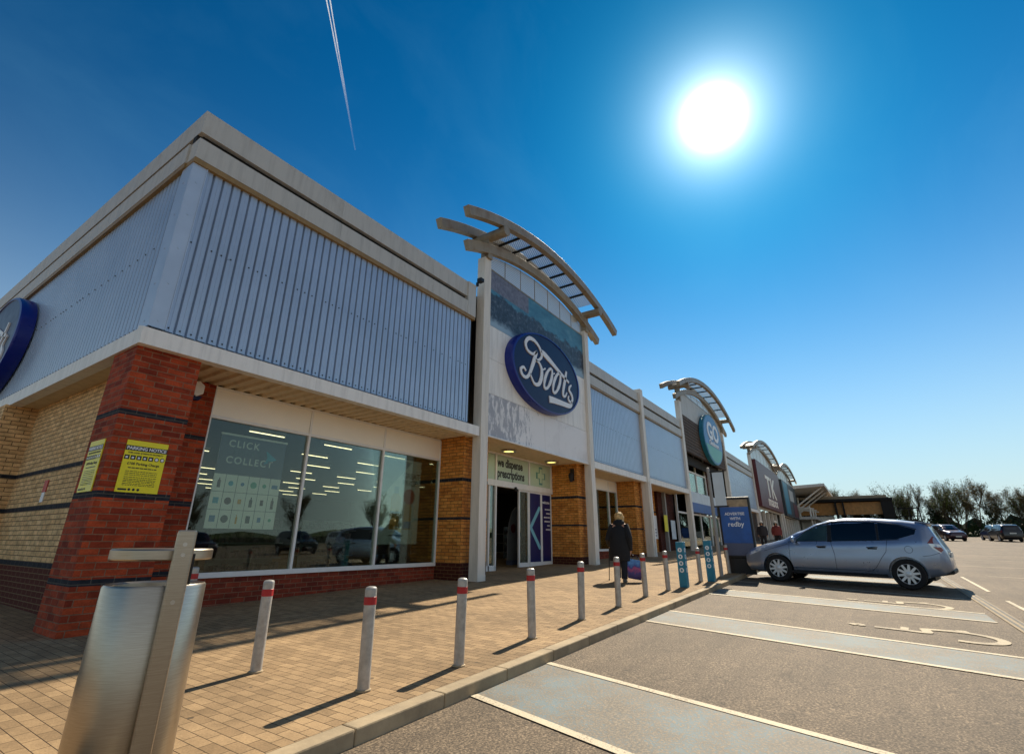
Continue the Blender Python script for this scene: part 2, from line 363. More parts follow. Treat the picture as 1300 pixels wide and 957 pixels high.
def mat_peeling():
    m, t, p = newmat('peeling_panel'); setp(p, None, .55)
    v = pos(t)
    mp = N(t, 'ShaderNodeMapping'); mp.inputs['Scale'].default_value = (3.2, 3, 1.1); L(t, v, mp.inputs['Vector'])
    n = noise(t, mp.outputs[0], 2.2, 9, .72); n2 = noise(t, v, .9, 5)
    sp = N(t, 'ShaderNodeSeparateXYZ'); L(t, v, sp.inputs[0])
    left = ramp(t, math1(t, 'DIVIDE', math1(t, 'SUBTRACT', sp.outputs[0], 8.5), 4.0), [(.35, g4(.2)), (.75, g4(0))])
    k = math1(t, 'ADD', n, left)
    c = mix(t, ramp(t, k, [(.62, g4(0)), (.70, g4(.75))]), rgb(236, 236, 238), rgb(140, 144, 158))
    c = mix(t, ramp(t, n2, [(.5, g4(0)), (.75, g4(.5))]), c, rgb(176, 176, 178))
    L(t, c, p.inputs['Base Color']); return m
MT['peeling'] = mat_peeling()
MT['white_panel'] = stained('white_panel', rgb(242, 241, 238), .06)

# ------------------------------------------------------------------ mesh helpers
SLOPE = (.0229, .0108)
def gz(x, y): return SLOPE[0]*x + SLOPE[1]*y
ROAD = -.1
class MB:
    def __init__(s): s.v = []; s.f = []; s.sm = []
    def add(s, vs, fs, smooth=False):
        o = len(s.v); s.v += [tuple(v) for v in vs]
        for f in fs: s.f.append(tuple(i+o for i in f)); s.sm.append(smooth)
        return s
    def box(s, x0, x1, y0, y1, z0, z1):
        if x0 > x1: x0, x1 = x1, x0
        if y0 > y1: y0, y1 = y1, y0
        if z0 > z1: z0, z1 = z1, z0
        return s.add([(x0,y0,z0),(x1,y0,z0),(x1,y1,z0),(x0,y1,z0),(x0,y0,z1),(x1,y0,z1),(x1,y1,z1),(x0,y1,z1)],
              [(3,2,1,0),(4,5,6,7),(0,1,5,4),(1,2,6,5),(2,3,7,6),(3,0,4,7)])
    def hexa(s, b, t):
        return s.add(list(b)+list(t), [(3,2,1,0),(4,5,6,7),(0,1,5,4),(1,2,6,5),(2,3,7,6),(3,0,4,7)])
    def prism(s, pts, fn, a, b, smooth=False):
        """polygon pts (u,v) swept from a to b; fn(u,v,w) gives the point"""
        n = len(pts)
        vs = [fn(u, v, a) for u, v in pts] + [fn(u, v, b) for u, v in pts]
        fs = [tuple(range(n-1, -1, -1)), tuple(range(n, 2*n))]
        o = len(s.v); s.v += [tuple(q) for q in vs]
        for f in fs: s.f.append(tuple(i+o for i in f)); s.sm.append(False)
        for i in range(n):
            j = (i+1) % n; s.f.append((o+i, o+j, o+n+j, o+n+i)); s.sm.append(smooth)
        return s
    def loft(s, rings, closed=True, caps=True, smooth=True):
        n = len(rings[0]); o = len(s.v)
        for r in rings: s.v += [tuple(q) for q in r]
        m = n if closed else n-1
        for k in range(len(rings)-1):
            for i in range(m):
                j = (i+1) % n
                s.f.append((o+k*n+i, o+k*n+j, o+(k+1)*n+j, o+(k+1)*n+i)); s.sm.append(smooth)
        if caps and closed:
            s.f.append(tuple(o+i for i in range(n-1, -1, -1))); s.sm.append(False)
            e = o+(len(rings)-1)*n; s.f.append(tuple(e+i for i in range(n))); s.sm.append(False)
        return s
    def tube(s, path, r, n=8, smooth=True):
        rings = []; pts = [Vector(p) for p in path]
        rs = r if isinstance(r, (list, tuple)) else [r]*len(pts)
        ref = None
        for i, p in enumerate(pts):
            d = (pts[min(i+1, len(pts)-1)] - pts[max(i-1, 0)]).normalized()
            if ref is None: ref = Vector((0,0,1)) if abs(d.z) < .9 else Vector((1,0,0))
            a = d.cross(ref).normalized(); b = a.cross(d).normalized(); ref = b
            rings.append([p + (a*math.cos(2*math.pi*k/n) + b*math.sin(2*math.pi*k/n))*rs[i] for k in range(n)])
        return s.loft(rings, smooth=smooth)
    def lathe(s, prof, c=(0,0,0), n=24, axis='Z', smooth=True, sx=1, sy=1, caps=True):
        rings = []
        for r, h in prof:
            ring = []
            for k in range(n):
                a = 2*math.pi*k/n; u, v = r*math.cos(a)*sx, r*math.sin(a)*sy
                q = {'Z': (u, v, h), 'Y': (u, h, v), 'X': (h, u, v)}[axis]
                ring.append((c[0]+q[0], c[1]+q[1], c[2]+q[2]))
            rings.append(ring)
        return s.loft(rings, smooth=smooth, caps=caps)
    def xf(s, m, start=0):
        for i in range(start, len(s.v)): s.v[i] = tuple(m @ Vector(s.v[i]))
        return s
    def build(s, name, m, parent=None, bevel=0, angle=35):
        me = bpy.data.meshes.new(name)
        off = Vector((0,0,0))
        if parent is not None:
            q = parent
            while q is not None: off += q.location; q = q.parent
        me.from_pydata([tuple(Vector(v)-off) for v in s.v], [], s.f)
        me.update()
        if any(s.sm):
            me.polygons.foreach_set('use_smooth', [bool(x) for x in s.sm])
            me.set_sharp_from_angle(angle=R(angle))
        bm = bmesh.new(); bm.from_mesh(me); bmesh.ops.recalc_face_normals(bm, faces=bm.faces); bm.to_mesh(me); bm.free()
        o = bpy.data.objects.new(name, me); COL.objects.link(o)
        if m is not None: me.materials.append(MT[m] if isinstance(m, str) else m)
        if parent is not None: o.parent = parent
        if bevel:
            b = o.modifiers.new('bevel', 'BEVEL'); b.width = bevel; b.segments = 2; b.limit_method = 'ANGLE'; b.angle_limit = R(40)
        return o
def thing(name, label, cat, loc=(0,0,0), group=None, rz=0):
    o = bpy.data.objects.new(name, None); COL.objects.link(o); o.location = loc; o.rotation_euler = (0, 0, rz); o.empty_display_size = .2
    return tag(o, label, cat, group)
def tag(o, label, cat, group=None):
    o['label'] = label; o['category'] = cat
    if group: o['group'] = group
    return o
def struct(o, kind='structure'):
    o['kind'] = kind; return o
def dup(root, loc, rz=0, label=None, group=None, scale=None):
    r = root.copy(); COL.objects.link(r); r.location = loc; r.rotation_euler = (0, 0, rz)
    if scale is not None: r.scale = (scale,)*3 if not hasattr(scale, '__len__') else scale
    if label: r['label'] = label
    if group: r['group'] = group
    for ch in list(root.children):
        c = ch.copy(); COL.objects.link(c); c.parent = r
        for g in list(ch.children):
            d = g.copy(); COL.objects.link(d); d.parent = c
    return r
def text_geo(body, size, depth=.004, offset=0.0, align='LEFT', spacing=1.0, line=1.0):
    cu = bpy.data.curves.new('lettering', 'FONT'); cu.body = body; cu.size = size; cu.extrude = depth/2; cu.offset = offset
    cu.align_x = align; cu.space_character = spacing; cu.space_line = line; cu.resolution_u = 4
    ob = bpy.data.objects.new('lettering', cu); COL.objects.link(ob)
    dg = bpy.context.evaluated_depsgraph_get(); dg.update()
    me = bpy.data.meshes.new_from_object(ob.evaluated_get(dg))
    vs = [tuple(v.co) for v in me.vertices]; fs = [tuple(p.vertices) for p in me.polygons]
    bpy.data.objects.remove(ob); bpy.data.curves.remove(cu); bpy.data.meshes.remove(me)
    return vs, fs
FRONT = lambda x, y, z: (lambda u, v, w_: (x+u, y-w_, z+v))     # reads from -Y
SIDE = lambda x, y, z: (lambda u, v, w_: (x-w_, y-u, z+v))      # reads from -X
def text(mb, body, size, fr, **kw):
    sx = kw.pop('sx', 1.0)
    vs, fs = text_geo(body, size, **kw)
    mb.add([fr(v[0]*sx, v[1], v[2]) for v in vs], fs); return mb
def catmull(pts, n=8):
    out_ = []
    P = [pts[0]] + list(pts) + [pts[-1]]
    for i in range(1, len(P)-2):
        p0, p1, p2, p3 = P[i-1:i+3]
        for k in range(n):
            t = k/n
            out_.append(tuple(.5*((2*b) + (c-a)*t + (2*a-5*b+4*c-d)*t*t + (-a+3*b-3*c+d)*t**3) for a, b, c, d in zip(p0, p1, p2, p3)))
    out_.append(tuple(pts[-1])); return out_
def stroke(mb, pts, fr, d0, d1, closed=False):
    """ribbon of varying width through (u, v, width), as a raised letter stroke"""
    P = catmull(pts, 8); n = len(P); Lf = []; Rt = []
    for i in range(n):
        a, b = P[max(i-1, 0)], P[min(i+1, n-1)]
        dx, dy = b[0]-a[0], b[1]-a[1]; l = math.hypot(dx, dy) or 1; nx, ny = -dy/l, dx/l
        h = P[i][2]/2
        Lf.append((P[i][0]+nx*h, P[i][1]+ny*h)); Rt.append((P[i][0]-nx*h, P[i][1]-ny*h))
    vs = [fr(u, v, d1) for u, v in Lf] + [fr(u, v, d1) for u, v in Rt] + [fr(u, v, d0) for u, v in Lf] + [fr(u, v, d0) for u, v in Rt]
    fs = []
    for i in range(n-1):
        fs += [(i, i+1, n+i+1, n+i), (i, 2*n+i, 2*n+i+1, i+1), (n+i, n+i+1, 3*n+i+1, 3*n+i)]
    fs += [(0, n, 3*n, 2*n), (n-1, 3*n-1, 4*n-1, 2*n-1)]
    mb.add(vs, fs)

# ------------------------------------------------------------------ ground, pavement, kerb, markings
def sheet(name, pts, off, m, sub=1):
    mb = MB(); mb.add([(x, y, gz(x, y)+off) for x, y in pts], [tuple(range(len(pts)))])
    return struct(mb.build(name, m))
sheet('car_park', [(-300,-900), (1500,-900), (1500,400), (-300,400)], ROAD, 'asphalt')
sheet('pavement', [(-40,-5.02), (96,-5.02), (96,40), (-40,40)], 0, 'paving')
kb = MB()
x = -40.0
while x < 96:
    x1 = x + .915
    for (ya, yb, za, zb) in ((-5.17, -5.022, -.16, .004),):
        b = [(x, ya, gz(x,ya)+za), (x1-.006, ya, gz(x1,ya)+za), (x1-.006, yb, gz(x1,yb)+za), (x, yb, gz(x,yb)+za)]
        t = [(q[0], q[1], q[2]-za+zb) for q in b]
        kb.hexa(b, t)
    x = x1
struct(kb.build('kerb', 'kerb', bevel=.012))
def quadline(mb, x0, y0, x1, y1, wd, off=ROAD+.008):
    d = Vector((x1-x0, y1-y0)); n = Vector((-d.y, d.x)).normalized()*wd/2
    q = [(x0+n.x, y0+n.y), (x1+n.x, y1+n.y), (x1-n.x, y1-n.y), (x0-n.x, y0-n.y)]
    mb.add([(a, b, gz(a, b)+off) for a, b in q], [(0,1,2,3)])
BAYD = Vector((-.27, -1.0))
def bx(x0, y): return x0 + (y+5.17)*.245
ml = MB(); mbl = MB(); mws = MB()
for a, b in ((1.55, 2.86), (5.95, 7.15), (10.0, 11.0), (15.9, 16.9), (19.5, 20.5)):
    for x0 in (a, b): quadline(ml, x0, -5.18, bx(x0, -9.75), -9.75, .085)
    q = [(a+.05, -5.18), (b-.05, -5.18), (bx(b, -9.75)-.05, -9.75), (bx(a, -9.75)+.05, -9.75)]
    mbl.add([(u, v, gz(u, v)+ROAD+.004) for u, v in q], [(0,1,2,3)])
for x0 in (-1.6, -4.2, 13.2, 23.2, 25.8, 28.4, 31.0): quadline(ml, x0, -5.18, bx(x0, -9.75), -9.75, .085)
for k in (1, 4, 6, 8, 10): quadline(ml, 8.6+2.6*k, -11.15, 8.6+2.6*k-1.2, -16, .06)
quadline(ml, 14.0, -10.42, 18.4, -10.46, .07)
quadline(ml, 9.4, -10.42, 12.2, -10.42, .07)
# wheelchair symbols
def wheelchair(cx, cy, s):
    def fr(u, v, w_):
        x_, y_ = cx + u*s + v*s*.27, cy + v*s
        return (x_, y_, gz(x_, y_)+ROAD+w_)
    def seg(pts, wd, k): stroke(mws, [(u, v, wd) for u, v in pts], fr, .0078, .0088+.0004*k)
    seg([(.05+.40*math.cos(R(k)), -.42+.40*math.sin(R(k))) for k in range(165, 376, 15)], .13, 0)
    seg([(-.02, .62), (0, .3), (.02, .0), (.2, -.02), (.34, -.03), (.44, -.3), (.50, -.46), (.62, -.44)], .13, 1)
    seg([(.0, .25), (.16, .24), (.30, .23)], .10, 2)
    seg([(-.05, .84), (-.02, .90), (.03, .88), (.04, .82), (-.01, .79), (-.05, .84)], .12, 3)
wheelchair(7.25, -8.75, .95); wheelchair(10.5, -8.6, .9)
struct(ml.build('white_bay_lines', 'white_line')); struct(mws.build('wheelchair_symbols', worn_paint('faded_line', rgb(186, 170, 140), .95)))
struct(mbl.build('blue_bay_hatching', 'blue_paint'))
# slotted drain channel at the bay ends
dr = thing('drain_channel', 'slotted drain channel running along the ends of the parking bays', 'drain', (4, -9.98, gz(4,-9.98)+ROAD))
bm_ = MB(); sl_ = MB()
x = 4.0
while x < 26:
    bm_.add([(a, b, gz(a, b)+ROAD+.012) for a, b in ((x, -10.07), (x+.49, -10.07), (x+.49, -9.88), (x, -9.88))], [(0,1,2,3)])
    for k in range(4):
        for y0 in (-10.05, -9.96):
            sl_.add([(a, b, gz(a, b)+ROAD+.016) for a, b in ((x+.03+k*.12, y0), (x+.10+k*.12, y0), (x+.10+k*.12, y0+.045), (x+.03+k*.12, y0+.045))], [(0,1,2,3)])
    x += .5
bm_.build('channel_block', 'kerb', dr); sl_.build('slots', 'black', dr)['kind'] = 'stuff'

# ------------------------------------------------------------------ building pieces
def cladding(par, x0, x1, z0, z1, y, axis='X'):
    """ribbed metal sheet with real trapezoid ribs"""
    mb = MB(); prof = []
    p = .165; u = x0
    while u < x1:
        for du, d in ((0, 0), (.058, 0), (.062, .004), (.066, 0), (.120, 0), (.128, .055), (.151, .055)):
            if u+du <= x1: prof.append((u+du, d))
        u += p
    prof.append((x1, 0))
    n = len(prof)
    f = (lambda u_, d, z: (u_, y+d, z)) if axis == 'X' else (lambda u_, d, z: (y+d, u_, z))
    mb.add([f(a, b, z0) for a, b in prof] + [f(a, b, z1) for a, b in prof], [(i, i+1, n+i+1, n+i) for i in range(n-1)])
    # sheet has thickness
    mb.add([f(a, b+.054, z0) for a, b in ((x0, 0), (x1, 0))] + [f(a, b+.054, z1) for a, b in ((x0, 0), (x1, 0))], [(1, 0, 2, 3)])
    o = mb.build('cladding', 'cladding', par)
    sc = MB(); k = 0; u = x0+.052
    while u < x1-.05:
        for z in ([z0+.06] + ([z0+1.62] if k % 2 == 0 or random.random() < .2 else [])):
            a, b, c = (u, y-.004, z) if axis == 'X' else (y-.004, u, z)
            if axis == 'X': sc.box(a-.011, a+.011, b-.006, b+.003, c-.011, c+.011)
            else: sc.box(a-.006, a+.003, b-.011, b+.011, c-.011, c+.011)
        u += p; k += 1
    s = sc.build('screws', 'black', o); s['kind'] = 'stuff'
    return o
def coping(par, x0, x1, cap0=False, cap1=False):
    mb = MB()
    xs = [x0]
    while xs[-1] + 3.0 < x1-.6: xs.append(xs[-1]+3.0)
    xs.append(x1)
    for a, b in zip(xs[:-1], xs[1:]):
        mb.box(a, b-.004, .06, .34, 7.93, 8.41); mb.box(a, b-.004, .03, .34, 7.37, 7.775)
        for zz in [7.42+.045*i for i in range(8)]: mb.box(b-.035, b-.027, .026, .031, zz, zz+.012)
        for zz in [7.97+.05*i for i in range(9)]: mb.box(b-.035, b-.027, .056, .061, zz, zz+.012)
    o = mb.build('parapet_coping', 'coping', par)
    g = MB().box(x0, x1, .2, .33, 7.77, 7.935).build('shadow_gap', 'dark_gap', o)
    MB().box(x0, x1, .035, .34, 7.27, 7.366).build('coping_soffit', 'coping_soffit', par)
    if cap1: MB().box(x1-.36, x1+.001, .022, .345, 7.36, 8.415).build('end_cap', 'coping', par)
def fascia(par, x0, x1):
    mb = MB(); xs = [x0]
    while xs[-1]+2.98 < x1-.6: xs.append(xs[-1]+2.98)
    xs.append(x1)
    for a, b in zip(xs[:-1], xs[1:]): mb.box(a, b-.003, 0, .2, 3.88, 4.14)
    mb.hexa([(x0,.0,4.14),(x1,.0,4.14),(x1,.2,4.14),(x0,.2,4.14)], [(x0,.0,4.142),(x1,.0,4.142),(x1,.2,4.2),(x0,.2,4.2)])
    return mb.build('fascia_trim', 'white_trim', par)
def soffit(par, x0, x1, y0, y1, z=3.9):
    mb = MB(); prof = []; u = x0
    while u < x1:
        for du, d in ((0, 0), (.1, 0), (.13, .045), (.22, .045)):
            if u+du < x1: prof.append((u+du, d))
        u += .25
    prof.append((x1, 0)); n = len(prof)
    mb.add([(a, y0, z+d) for a, d in prof]+[(a, y1, z+d) for a, d in prof], [(i, i+1, n+i+1, n+i) for i in range(n-1)])
    mb.add([(x0,y0,z+.06),(x1,y0,z+.06),(x1,y1,z+.06),(x0,y1,z+.06)], [(0,1,2,3)])
    return mb.build('soffit', 'soffit', par)
def window(par, x0, x1, z0, z1, y, mull, head=None, pane='pane', fw_=.055):
    w_ = MB()
    top = z1 if head is None else head
    xs = [x0] + list(mull) + [x1]
    w_.box(x0, x1, y-.05, y+.06, z0, z0+.09); w_.box(x0, x1, y-.03, y+.06, z1-.05, z1)
    for xx in xs: w_.box(max(x0, xx-fw_/2), min(x1, xx+fw_/2), y-.045, y+.06, z0+.09, z1-.05)
    if head is not None: w_.box(x0, x1, y-.04, y+.06, head-.03, head+.03)
    fo = w_.build('window', 'white_frame', par, bevel=.006)
    for a, b in zip(xs[:-1], xs[1:]):
        a2, b2 = a+fw_/2, b-fw_/2
        MB().box(a2, b2, y+.005, y+.017, z0+.09, top-.03).build('pane', pane, fo)
        if head is not None: MB().box(a2, b2, y-.02, y+.01, head+.03, z1-.05).build('header_panel', 'header_panel', fo)
    return fo
def arc_z(x, xc, half, zend, sag):
    r = (half*half + sag*sag)/(2*sag)
    return zend + sag - r + math.sqrt(max(r*r-(x-xc)**2, 0))
def beam(mb, xc, half, zend, sag, y0, y1, h, n=28):
    top = []
    for i in range(n+1):
        x_ = xc-half+2*half*i/n; z = arc_z(x_, xc, half, zend, sag)
        dx = (x_-xc)/((half*half+sag*sag)/(2*sag)); dz = math.sqrt(1-dx*dx)
        top.append(((x_, z), (x_-dx*h, z-dz*h)))
    rings = []
    for (a, b) in top:
        rings.append([(a[0], y0, a[1]), (a[0], y1, a[1]), (b[0], y1, b[1]), (b[0], y0, b[1])])
    mb.loft(rings, smooth=False)
def portal(par, xa, xb, ztop, half3, half1, zend3, zend1, sag3, sag1, panels, mat_beam='old_steel', ygz=0.0, yext=.6, gab=9.42, zbot=4.0, cw=.33):
    """entrance gable: two columns, sign panel between them, three arched beams with perforated sheets"""
    xc = (xa+xb)/2
    for x0 in (xa, xb-cw):
        c = MB(); zb = gz(x0, 0)-.05
        c.box(x0, x0+cw, -.02, .27, zb, ztop); c.box(x0-.004, x0+cw+.004, -.026, -.014, zb+.04, zb+.2)
        c.build('column', 'cream_steel', par, bevel=.008)
    for nm, m, z0, z1, a, b in panels: MB().box(a, b, .1, .2, z0, z1).build(nm, m, par)
    MB().box(xa+cw, xb-cw, .2, .28, zbot, gab+.1).build('panel_backing', 'dark_gap', par)
    # perforated gable infill
    gm = MB(); n = 12; w0, w1 = xa+cw, xb-cw
    for i in range(n):
        a, b = w0+(w1-w0)*i/n, w0+(w1-w0)*(i+1)/n
        za, zb_ = (arc_z(q, xc, half3, zend3, sag3)-.3 for q in (a, b))
        gm.add([(a, .12, gab), (b, .12, gab), (b, .12, zb_), (a, .12, za)], [(0,1,2,3)])
    gm.build('gable_mesh', 'perforated_wall', par)
    fr = MB()
    for i in range(1, 7):
        a = w0+(w1-w0)*i/7; fr.box(a-.012, a+.012, .105, .119, gab, arc_z(a, xc, half3, zend3, sag3)-.31)
    fr.box(w0, w1, .10, .119, gab-.03, gab+.03); fr.build('gable_rails', mat_beam, par)
    b3 = MB(); beam(b3, xc, half3, zend3, sag3, -.12, .06, .32); b3.build('arched_beam', mat_beam, par, bevel=.006)
    for y0, y1 in ((-yext-.1, -yext+.1), (.36, .56)):
        b1 = MB(); beam(b1, xc, half1, zend1, sag1, y0, y1, .3); b1.build('arched_beam', mat_beam, par, bevel=.006)
    for x0 in (xa+cw/2, xb-cw/2):
        z = arc_z(x0, xc, half1, zend1, sag1)-.3-.17
        t = MB().tube([(x0, -yext-.14, z), (x0, .6, z)], .17, 16); t.build('cross_tube', mat_beam, par)
        MB().box(x0-.11, x0+.11, -.1, .2, ztop-.02, z).build('column_head', mat_beam, par)
    pm = MB(); n = 8; a0, a1 = xa+.45, xb-.45
    for i in range(n):
        a, b = a0+(a1-a0)*i/n, a0+(a1-a0)*(i+1)/n
        for k in range(4):
            u, v = a+(b-a)*k/4, a+(b-a)*(k+1)/4
            zu, zv = (arc_z(q, xc, half1, zend1, sag1)-.24 for q in (u, v))
            pm.add([(u, -yext+.1, zu), (v, -yext+.1, zv), (v, .36, zv), (u, .36, zu)], [(0,1,2,3)])
        z = arc_z(a, xc, half1, zend1, sag1)-.27
        MB().box(a-.03, a+.03, -yext+.1, .36, z-.05, z+.02).build('canopy_rail', 'dark_gap', par)
    pm.build('canopy_mesh', 'perforated', par)

# ------------------------------------------------------------------ first shop
shop = thing('shop_building', 'corner shop unit with grey ribbed cladding, white fascia and arched entrance gable', 'building', (0, 0, 0))
CL = [(.30, 7.72), (15.75, 21.35)]
cladding(shop, .30, 7.78, 4.2, 7.29, .1)
cladding(shop, 15.62, 21.5, 4.2, 7.29, .1)
cladding(shop, .46, 22.0, 4.2, 7.29, .1, 'Y')
fl = MB(); fl.box(.08, .30, .07, .11, 4.2, 7.29); fl.box(.07, .112, .072, .46, 4.2, 7.29); fl.box(.298, .31, .055, .1, 4.2, 7.29)
for z in (4.3, 4.95, 5.6, 6.25, 6.9): fl.box(.175, .2, .062, .071, z, z+.025); fl.box(.062, .071, .25, .275, z, z+.025)
fl.build('corner_flashing', 'flashing', shop)
# bands of the parapet run round the corner
coping(shop, .06, 7.9, cap1=True); coping(shop, 15.6, 21.6)
sc = MB()
y = .345
while y < 22:
    y1 = min(y+3, 22.0); sc.box(.06, .34, y, y1-.004, 7.93, 8.41); sc.box(.03, .34, y, y1-.004, 7.37, 7.775); y = y1
sc.build('parapet_coping', 'coping', shop)
MB().box(.2, .33, .345, 22, 7.77, 7.935).build('shadow_gap', 'dark_gap', shop)
MB().box(.035, .34, .345, 22, 7.27, 7.366).build('coping_soffit', 'coping_soffit', shop)
fascia(shop, 0, 8.2); fascia(shop, 15.3, 21.6)
ft = MB(); y = .203
while y < 22:
    y1 = min(y+3, 22.0); ft.box(0, .2, y, y1-.003, 3.88, 4.14); y = y1
ft.box(.1, .2, .203, 22, 4.14, 4.21); ft.build('fascia_trim', 'white_trim', shop)
soffit(shop, .202, 8.3, .2, 1.45); soffit(shop, 15.6, 21.6, .2, 1.45)
MB().box(.2, .62, 1.45, 22, 3.9, 3.96).build('soffit', 'soffit', shop)
# walls behind the cladding, roof
MB().box(.14, 7.9, .16, .3, 3.97, 8.3).build('upper_wall', 'dark_gap', shop)
MB().box(15.6, 21.6, .16, .3, 3.97, 8.3).build('upper_wall', 'dark_gap', shop)
MB().box(.14, .3, .305, 22, 3.97, 8.3).build('upper_wall', 'dark_gap', shop)
MB().box(.3, 21.6, .3, 22, 8.2, 8.3).build('roof', 'roof_felt', shop)
MB().box(.3, 21.6, 21.9, 22.0, 0, 8.2).build('back_wall', 'dark_int', shop)
# corner pier of red brick and the brick return beside the window
def wall(nm, m, x0, x1, y0, y1, z1, par=shop, z0=None):
    zb = min(gz(x0, y0), gz(x1, y1)) - .08 if z0 is None else z0
    return MB().box(x0, x1, y0, y1, zb, z1).build(nm, m, par)
wall('brick_pier', 'red_brick', .045, .95, .15, 1.02, 3.9)
wall('brick_wall', 'red_brick', .55, 1.79, 1.34, 1.6, 3.9)
wall('brick_wall', 'red_brick', .55, .93, 1.022, 1.338, 3.9)
wall('plinth_wall', 'red_brick_plain', 1.79, 8.16, 1.37, 1.6, .525)
wall('buff_brick_wall', 'buff_brick', .5, .8, 1.62, 6.6, 3.9)
wall('buff_brick_wall', 'buff_brick', -.05, .8, 6.602, 7.5, 3.9)
wall('buff_brick_wall', 'buff_brick', .5, .8, 7.502, 22, 3.9)
# display window
window(shop, 1.79, 8.16, .525, 3.9, 1.38, (3.9, 6.04), 3.32)
# yellow brick piers either side of the entrance, and beyond
wall('brick_pier', 'yellow_brick', 8.165, 9.3, .5, 1.62, 3.95)
wall('brick_pier', 'yellow_brick', 14.98, 15.72, .45, 1.9, 4.0)
wall('brick_pier', 'yellow_brick', 22.4-1.4, 22.4-.5, .45, 1.62, 3.9)
wall('plinth_wall', 'red_brick_plain', 15.72, 21.0, 1.37, 1.6, .75)
window(shop, 16.6, 21.0, .75, 3.9, 1.38, (18.6, 20.0), 3.4)
wall('brick_wall', 'yellow_brick', 15.72, 16.6, 1.36, 1.6, 3.9)
portal(shop, 8.25, 15.62, 9.62, 4.7, 5.42, 9.67, 10.2, .98, 1.12,
       [('printed_panel', 'photo_panel', 7.46, 9.40, 8.58, 15.29),
        ('sign_panel', 'white_panel', 6.365, 7.45, 8.58, 15.29),
        ('sign_panel', 'white_panel', 5.265, 6.355, 8.58, 15.29),
        ('sign_panel', 'peeling', 4.0, 5.255, 8.58, 11.98), ('sign_panel', 'peeling', 4.0, 5.255, 11.99, 15.29)])
tr = MB(); tr.box(8.58, 15.29, .06, .13, 3.96, 4.0); tr.build('panel_edge', 'white_trim', shop)
# porch soffit and entrance screen
MB().box(8.58, 15.3, .13, 1.9, 3.99, 4.06).build('porch_soffit', 'soffit', shop)
YD = 1.6
ent = MB()
zf = .27
for a, b, z0, z1 in ((10.2, 14.98, 2.88, 3.08), (10.2, 14.98, 3.93, 3.99), (9.3, 9.36, zf, 3.95)): ent.box(a, b, YD-.06, YD+.1, z0, z1)
for xx in (9.33, 11.2, 13.3, 14.93): ent.box(xx-.045, xx+.045, YD-.05, YD+.08, 3.08, 3.93)
ent.box(9.3, 10.2, YD-.05, YD+.08, 2.88, 3.08); ent.box(9.3, 10.2, YD-.05, YD+.08, 3.93, 3.99)
for xx in (10.83, 11.2): ent.box(xx-.035, xx+.035, YD-.05, YD+.08, zf, 2.88)
ent.box(9.36, 11.2, YD-.05, YD+.08, zf, zf+.16)
eo = ent.build('entrance_screen', 'white_frame', shop, bevel=.006)
MB().box(9.36, 11.17, YD+.01, YD+.02, zf+.16, 2.88).build('pane', 'clear_pane', eo)
for a, b in ((9.37, 11.15), (11.25, 13.25), (13.35, 14.88)): MB().box(a, b, YD-.01, YD+.02, 3.09, 3.92).build('frosted_panel', 'mint', eo)
for wd, zz in (('we dispense', 3.56), ('prescriptions', 3.2)):
    t = MB(); text(t, wd, .40, FRONT(11.3, YD-.012, zz), offset=.013, sx=.80); t.build('lettering', 'ink', eo)
cr = MB(); c0, cz, q, k = 14.15, 3.5, .115, .33
pl = [(-q,-k),(q,-k),(q,-q),(k,-q),(k,q),(q,q),(q,k),(-q,k),(-q,q),(-k,q),(-k,-q),(-q,-q)]
cr.prism(pl, FRONT(c0, YD-.011, cz), 0, .012); cr.build('green_cross', 'teal_outline', eo)
MB().prism([(a*.72, b*.8) for a, b in pl], FRONT(c0, YD-.024, cz), 0, .004).build('cross_face', 'mint', eo)
# open sliding leaf, then two fixed leaves with the blue film
for a, b, film in ((12.65, 13.3, None), (13.32, 14.2, 'door_blue'), (14.2, 14.96, 'door_blue')):
    d = MB(); z0 = zf+.05; f = .06
    d.box(a, b, YD+.0, YD+.06, z0, z0+.14); d.box(a, b, YD+.0, YD+.06, 2.82, 2.88)
    d.box(a, a+f, YD+.0, YD+.06, z0+.14, 2.82); d.box(b-f, b, YD+.0, YD+.06, z0+.14, 2.82)
    do = d.build('sliding_door', 'white_frame', shop, bevel=.004)
    MB().box(a+f, b-f, YD+.02, YD+.03, z0+.14, 2.82).build('glass', 'clear_pane' if film is None else film, do)
    if film and a < 14:
        ch = MB()
        xl, xr, zc = a+.12, b-.14, 1.62
        def bar(p, q_, r=.075):
            pts = []; d_ = Vector((q_[0]-p[0], q_[1]-p[1])); an = math.atan2(d_.y, d_.x)
            for i in range(9): pts.append((q_[0]+r*math.cos(an-math.pi/2+math.pi*i/8), q_[1]+r*math.sin(an-math.pi/2+math.pi*i/8)))
            for i in range(9): pts.append((p[0]+r*math.cos(an+math.pi/2+math.pi*i/8), p[1]+r*math.sin(an+math.pi/2+math.pi*i/8)))
            return pts
        ch.prism(bar((xl, zc), (xr, zc+.68)), FRONT(0, YD+.018, 0), 0, .004)
        ch.prism(bar((xl, zc), (xr, zc-.68)), FRONT(0, YD+.017, 0), 0, .004)
        ch.build('arrow', 'aqua', do)
    elif film:
        tx = MB(); text(tx, 'welcome', .15, FRONT(a+.10, YD+.018, 2.5), offset=.003)
        for i, (wd, u) in enumerate(((.42, .2), (.3, .3), (.5, .12), (.46, .16), (.26, .36), (.36, .26))):
            xx = a+.08+u; zz = 2.27-.145*i
            while xx < a+.08+u+wd-.05:
                l = random.uniform(.04, .12); tx.box(xx, min(xx+l, b-.08), YD+.016, YD+.0185, zz, zz+.045); xx += l+.018
        tx.build('lettering', 'letter_white', do)
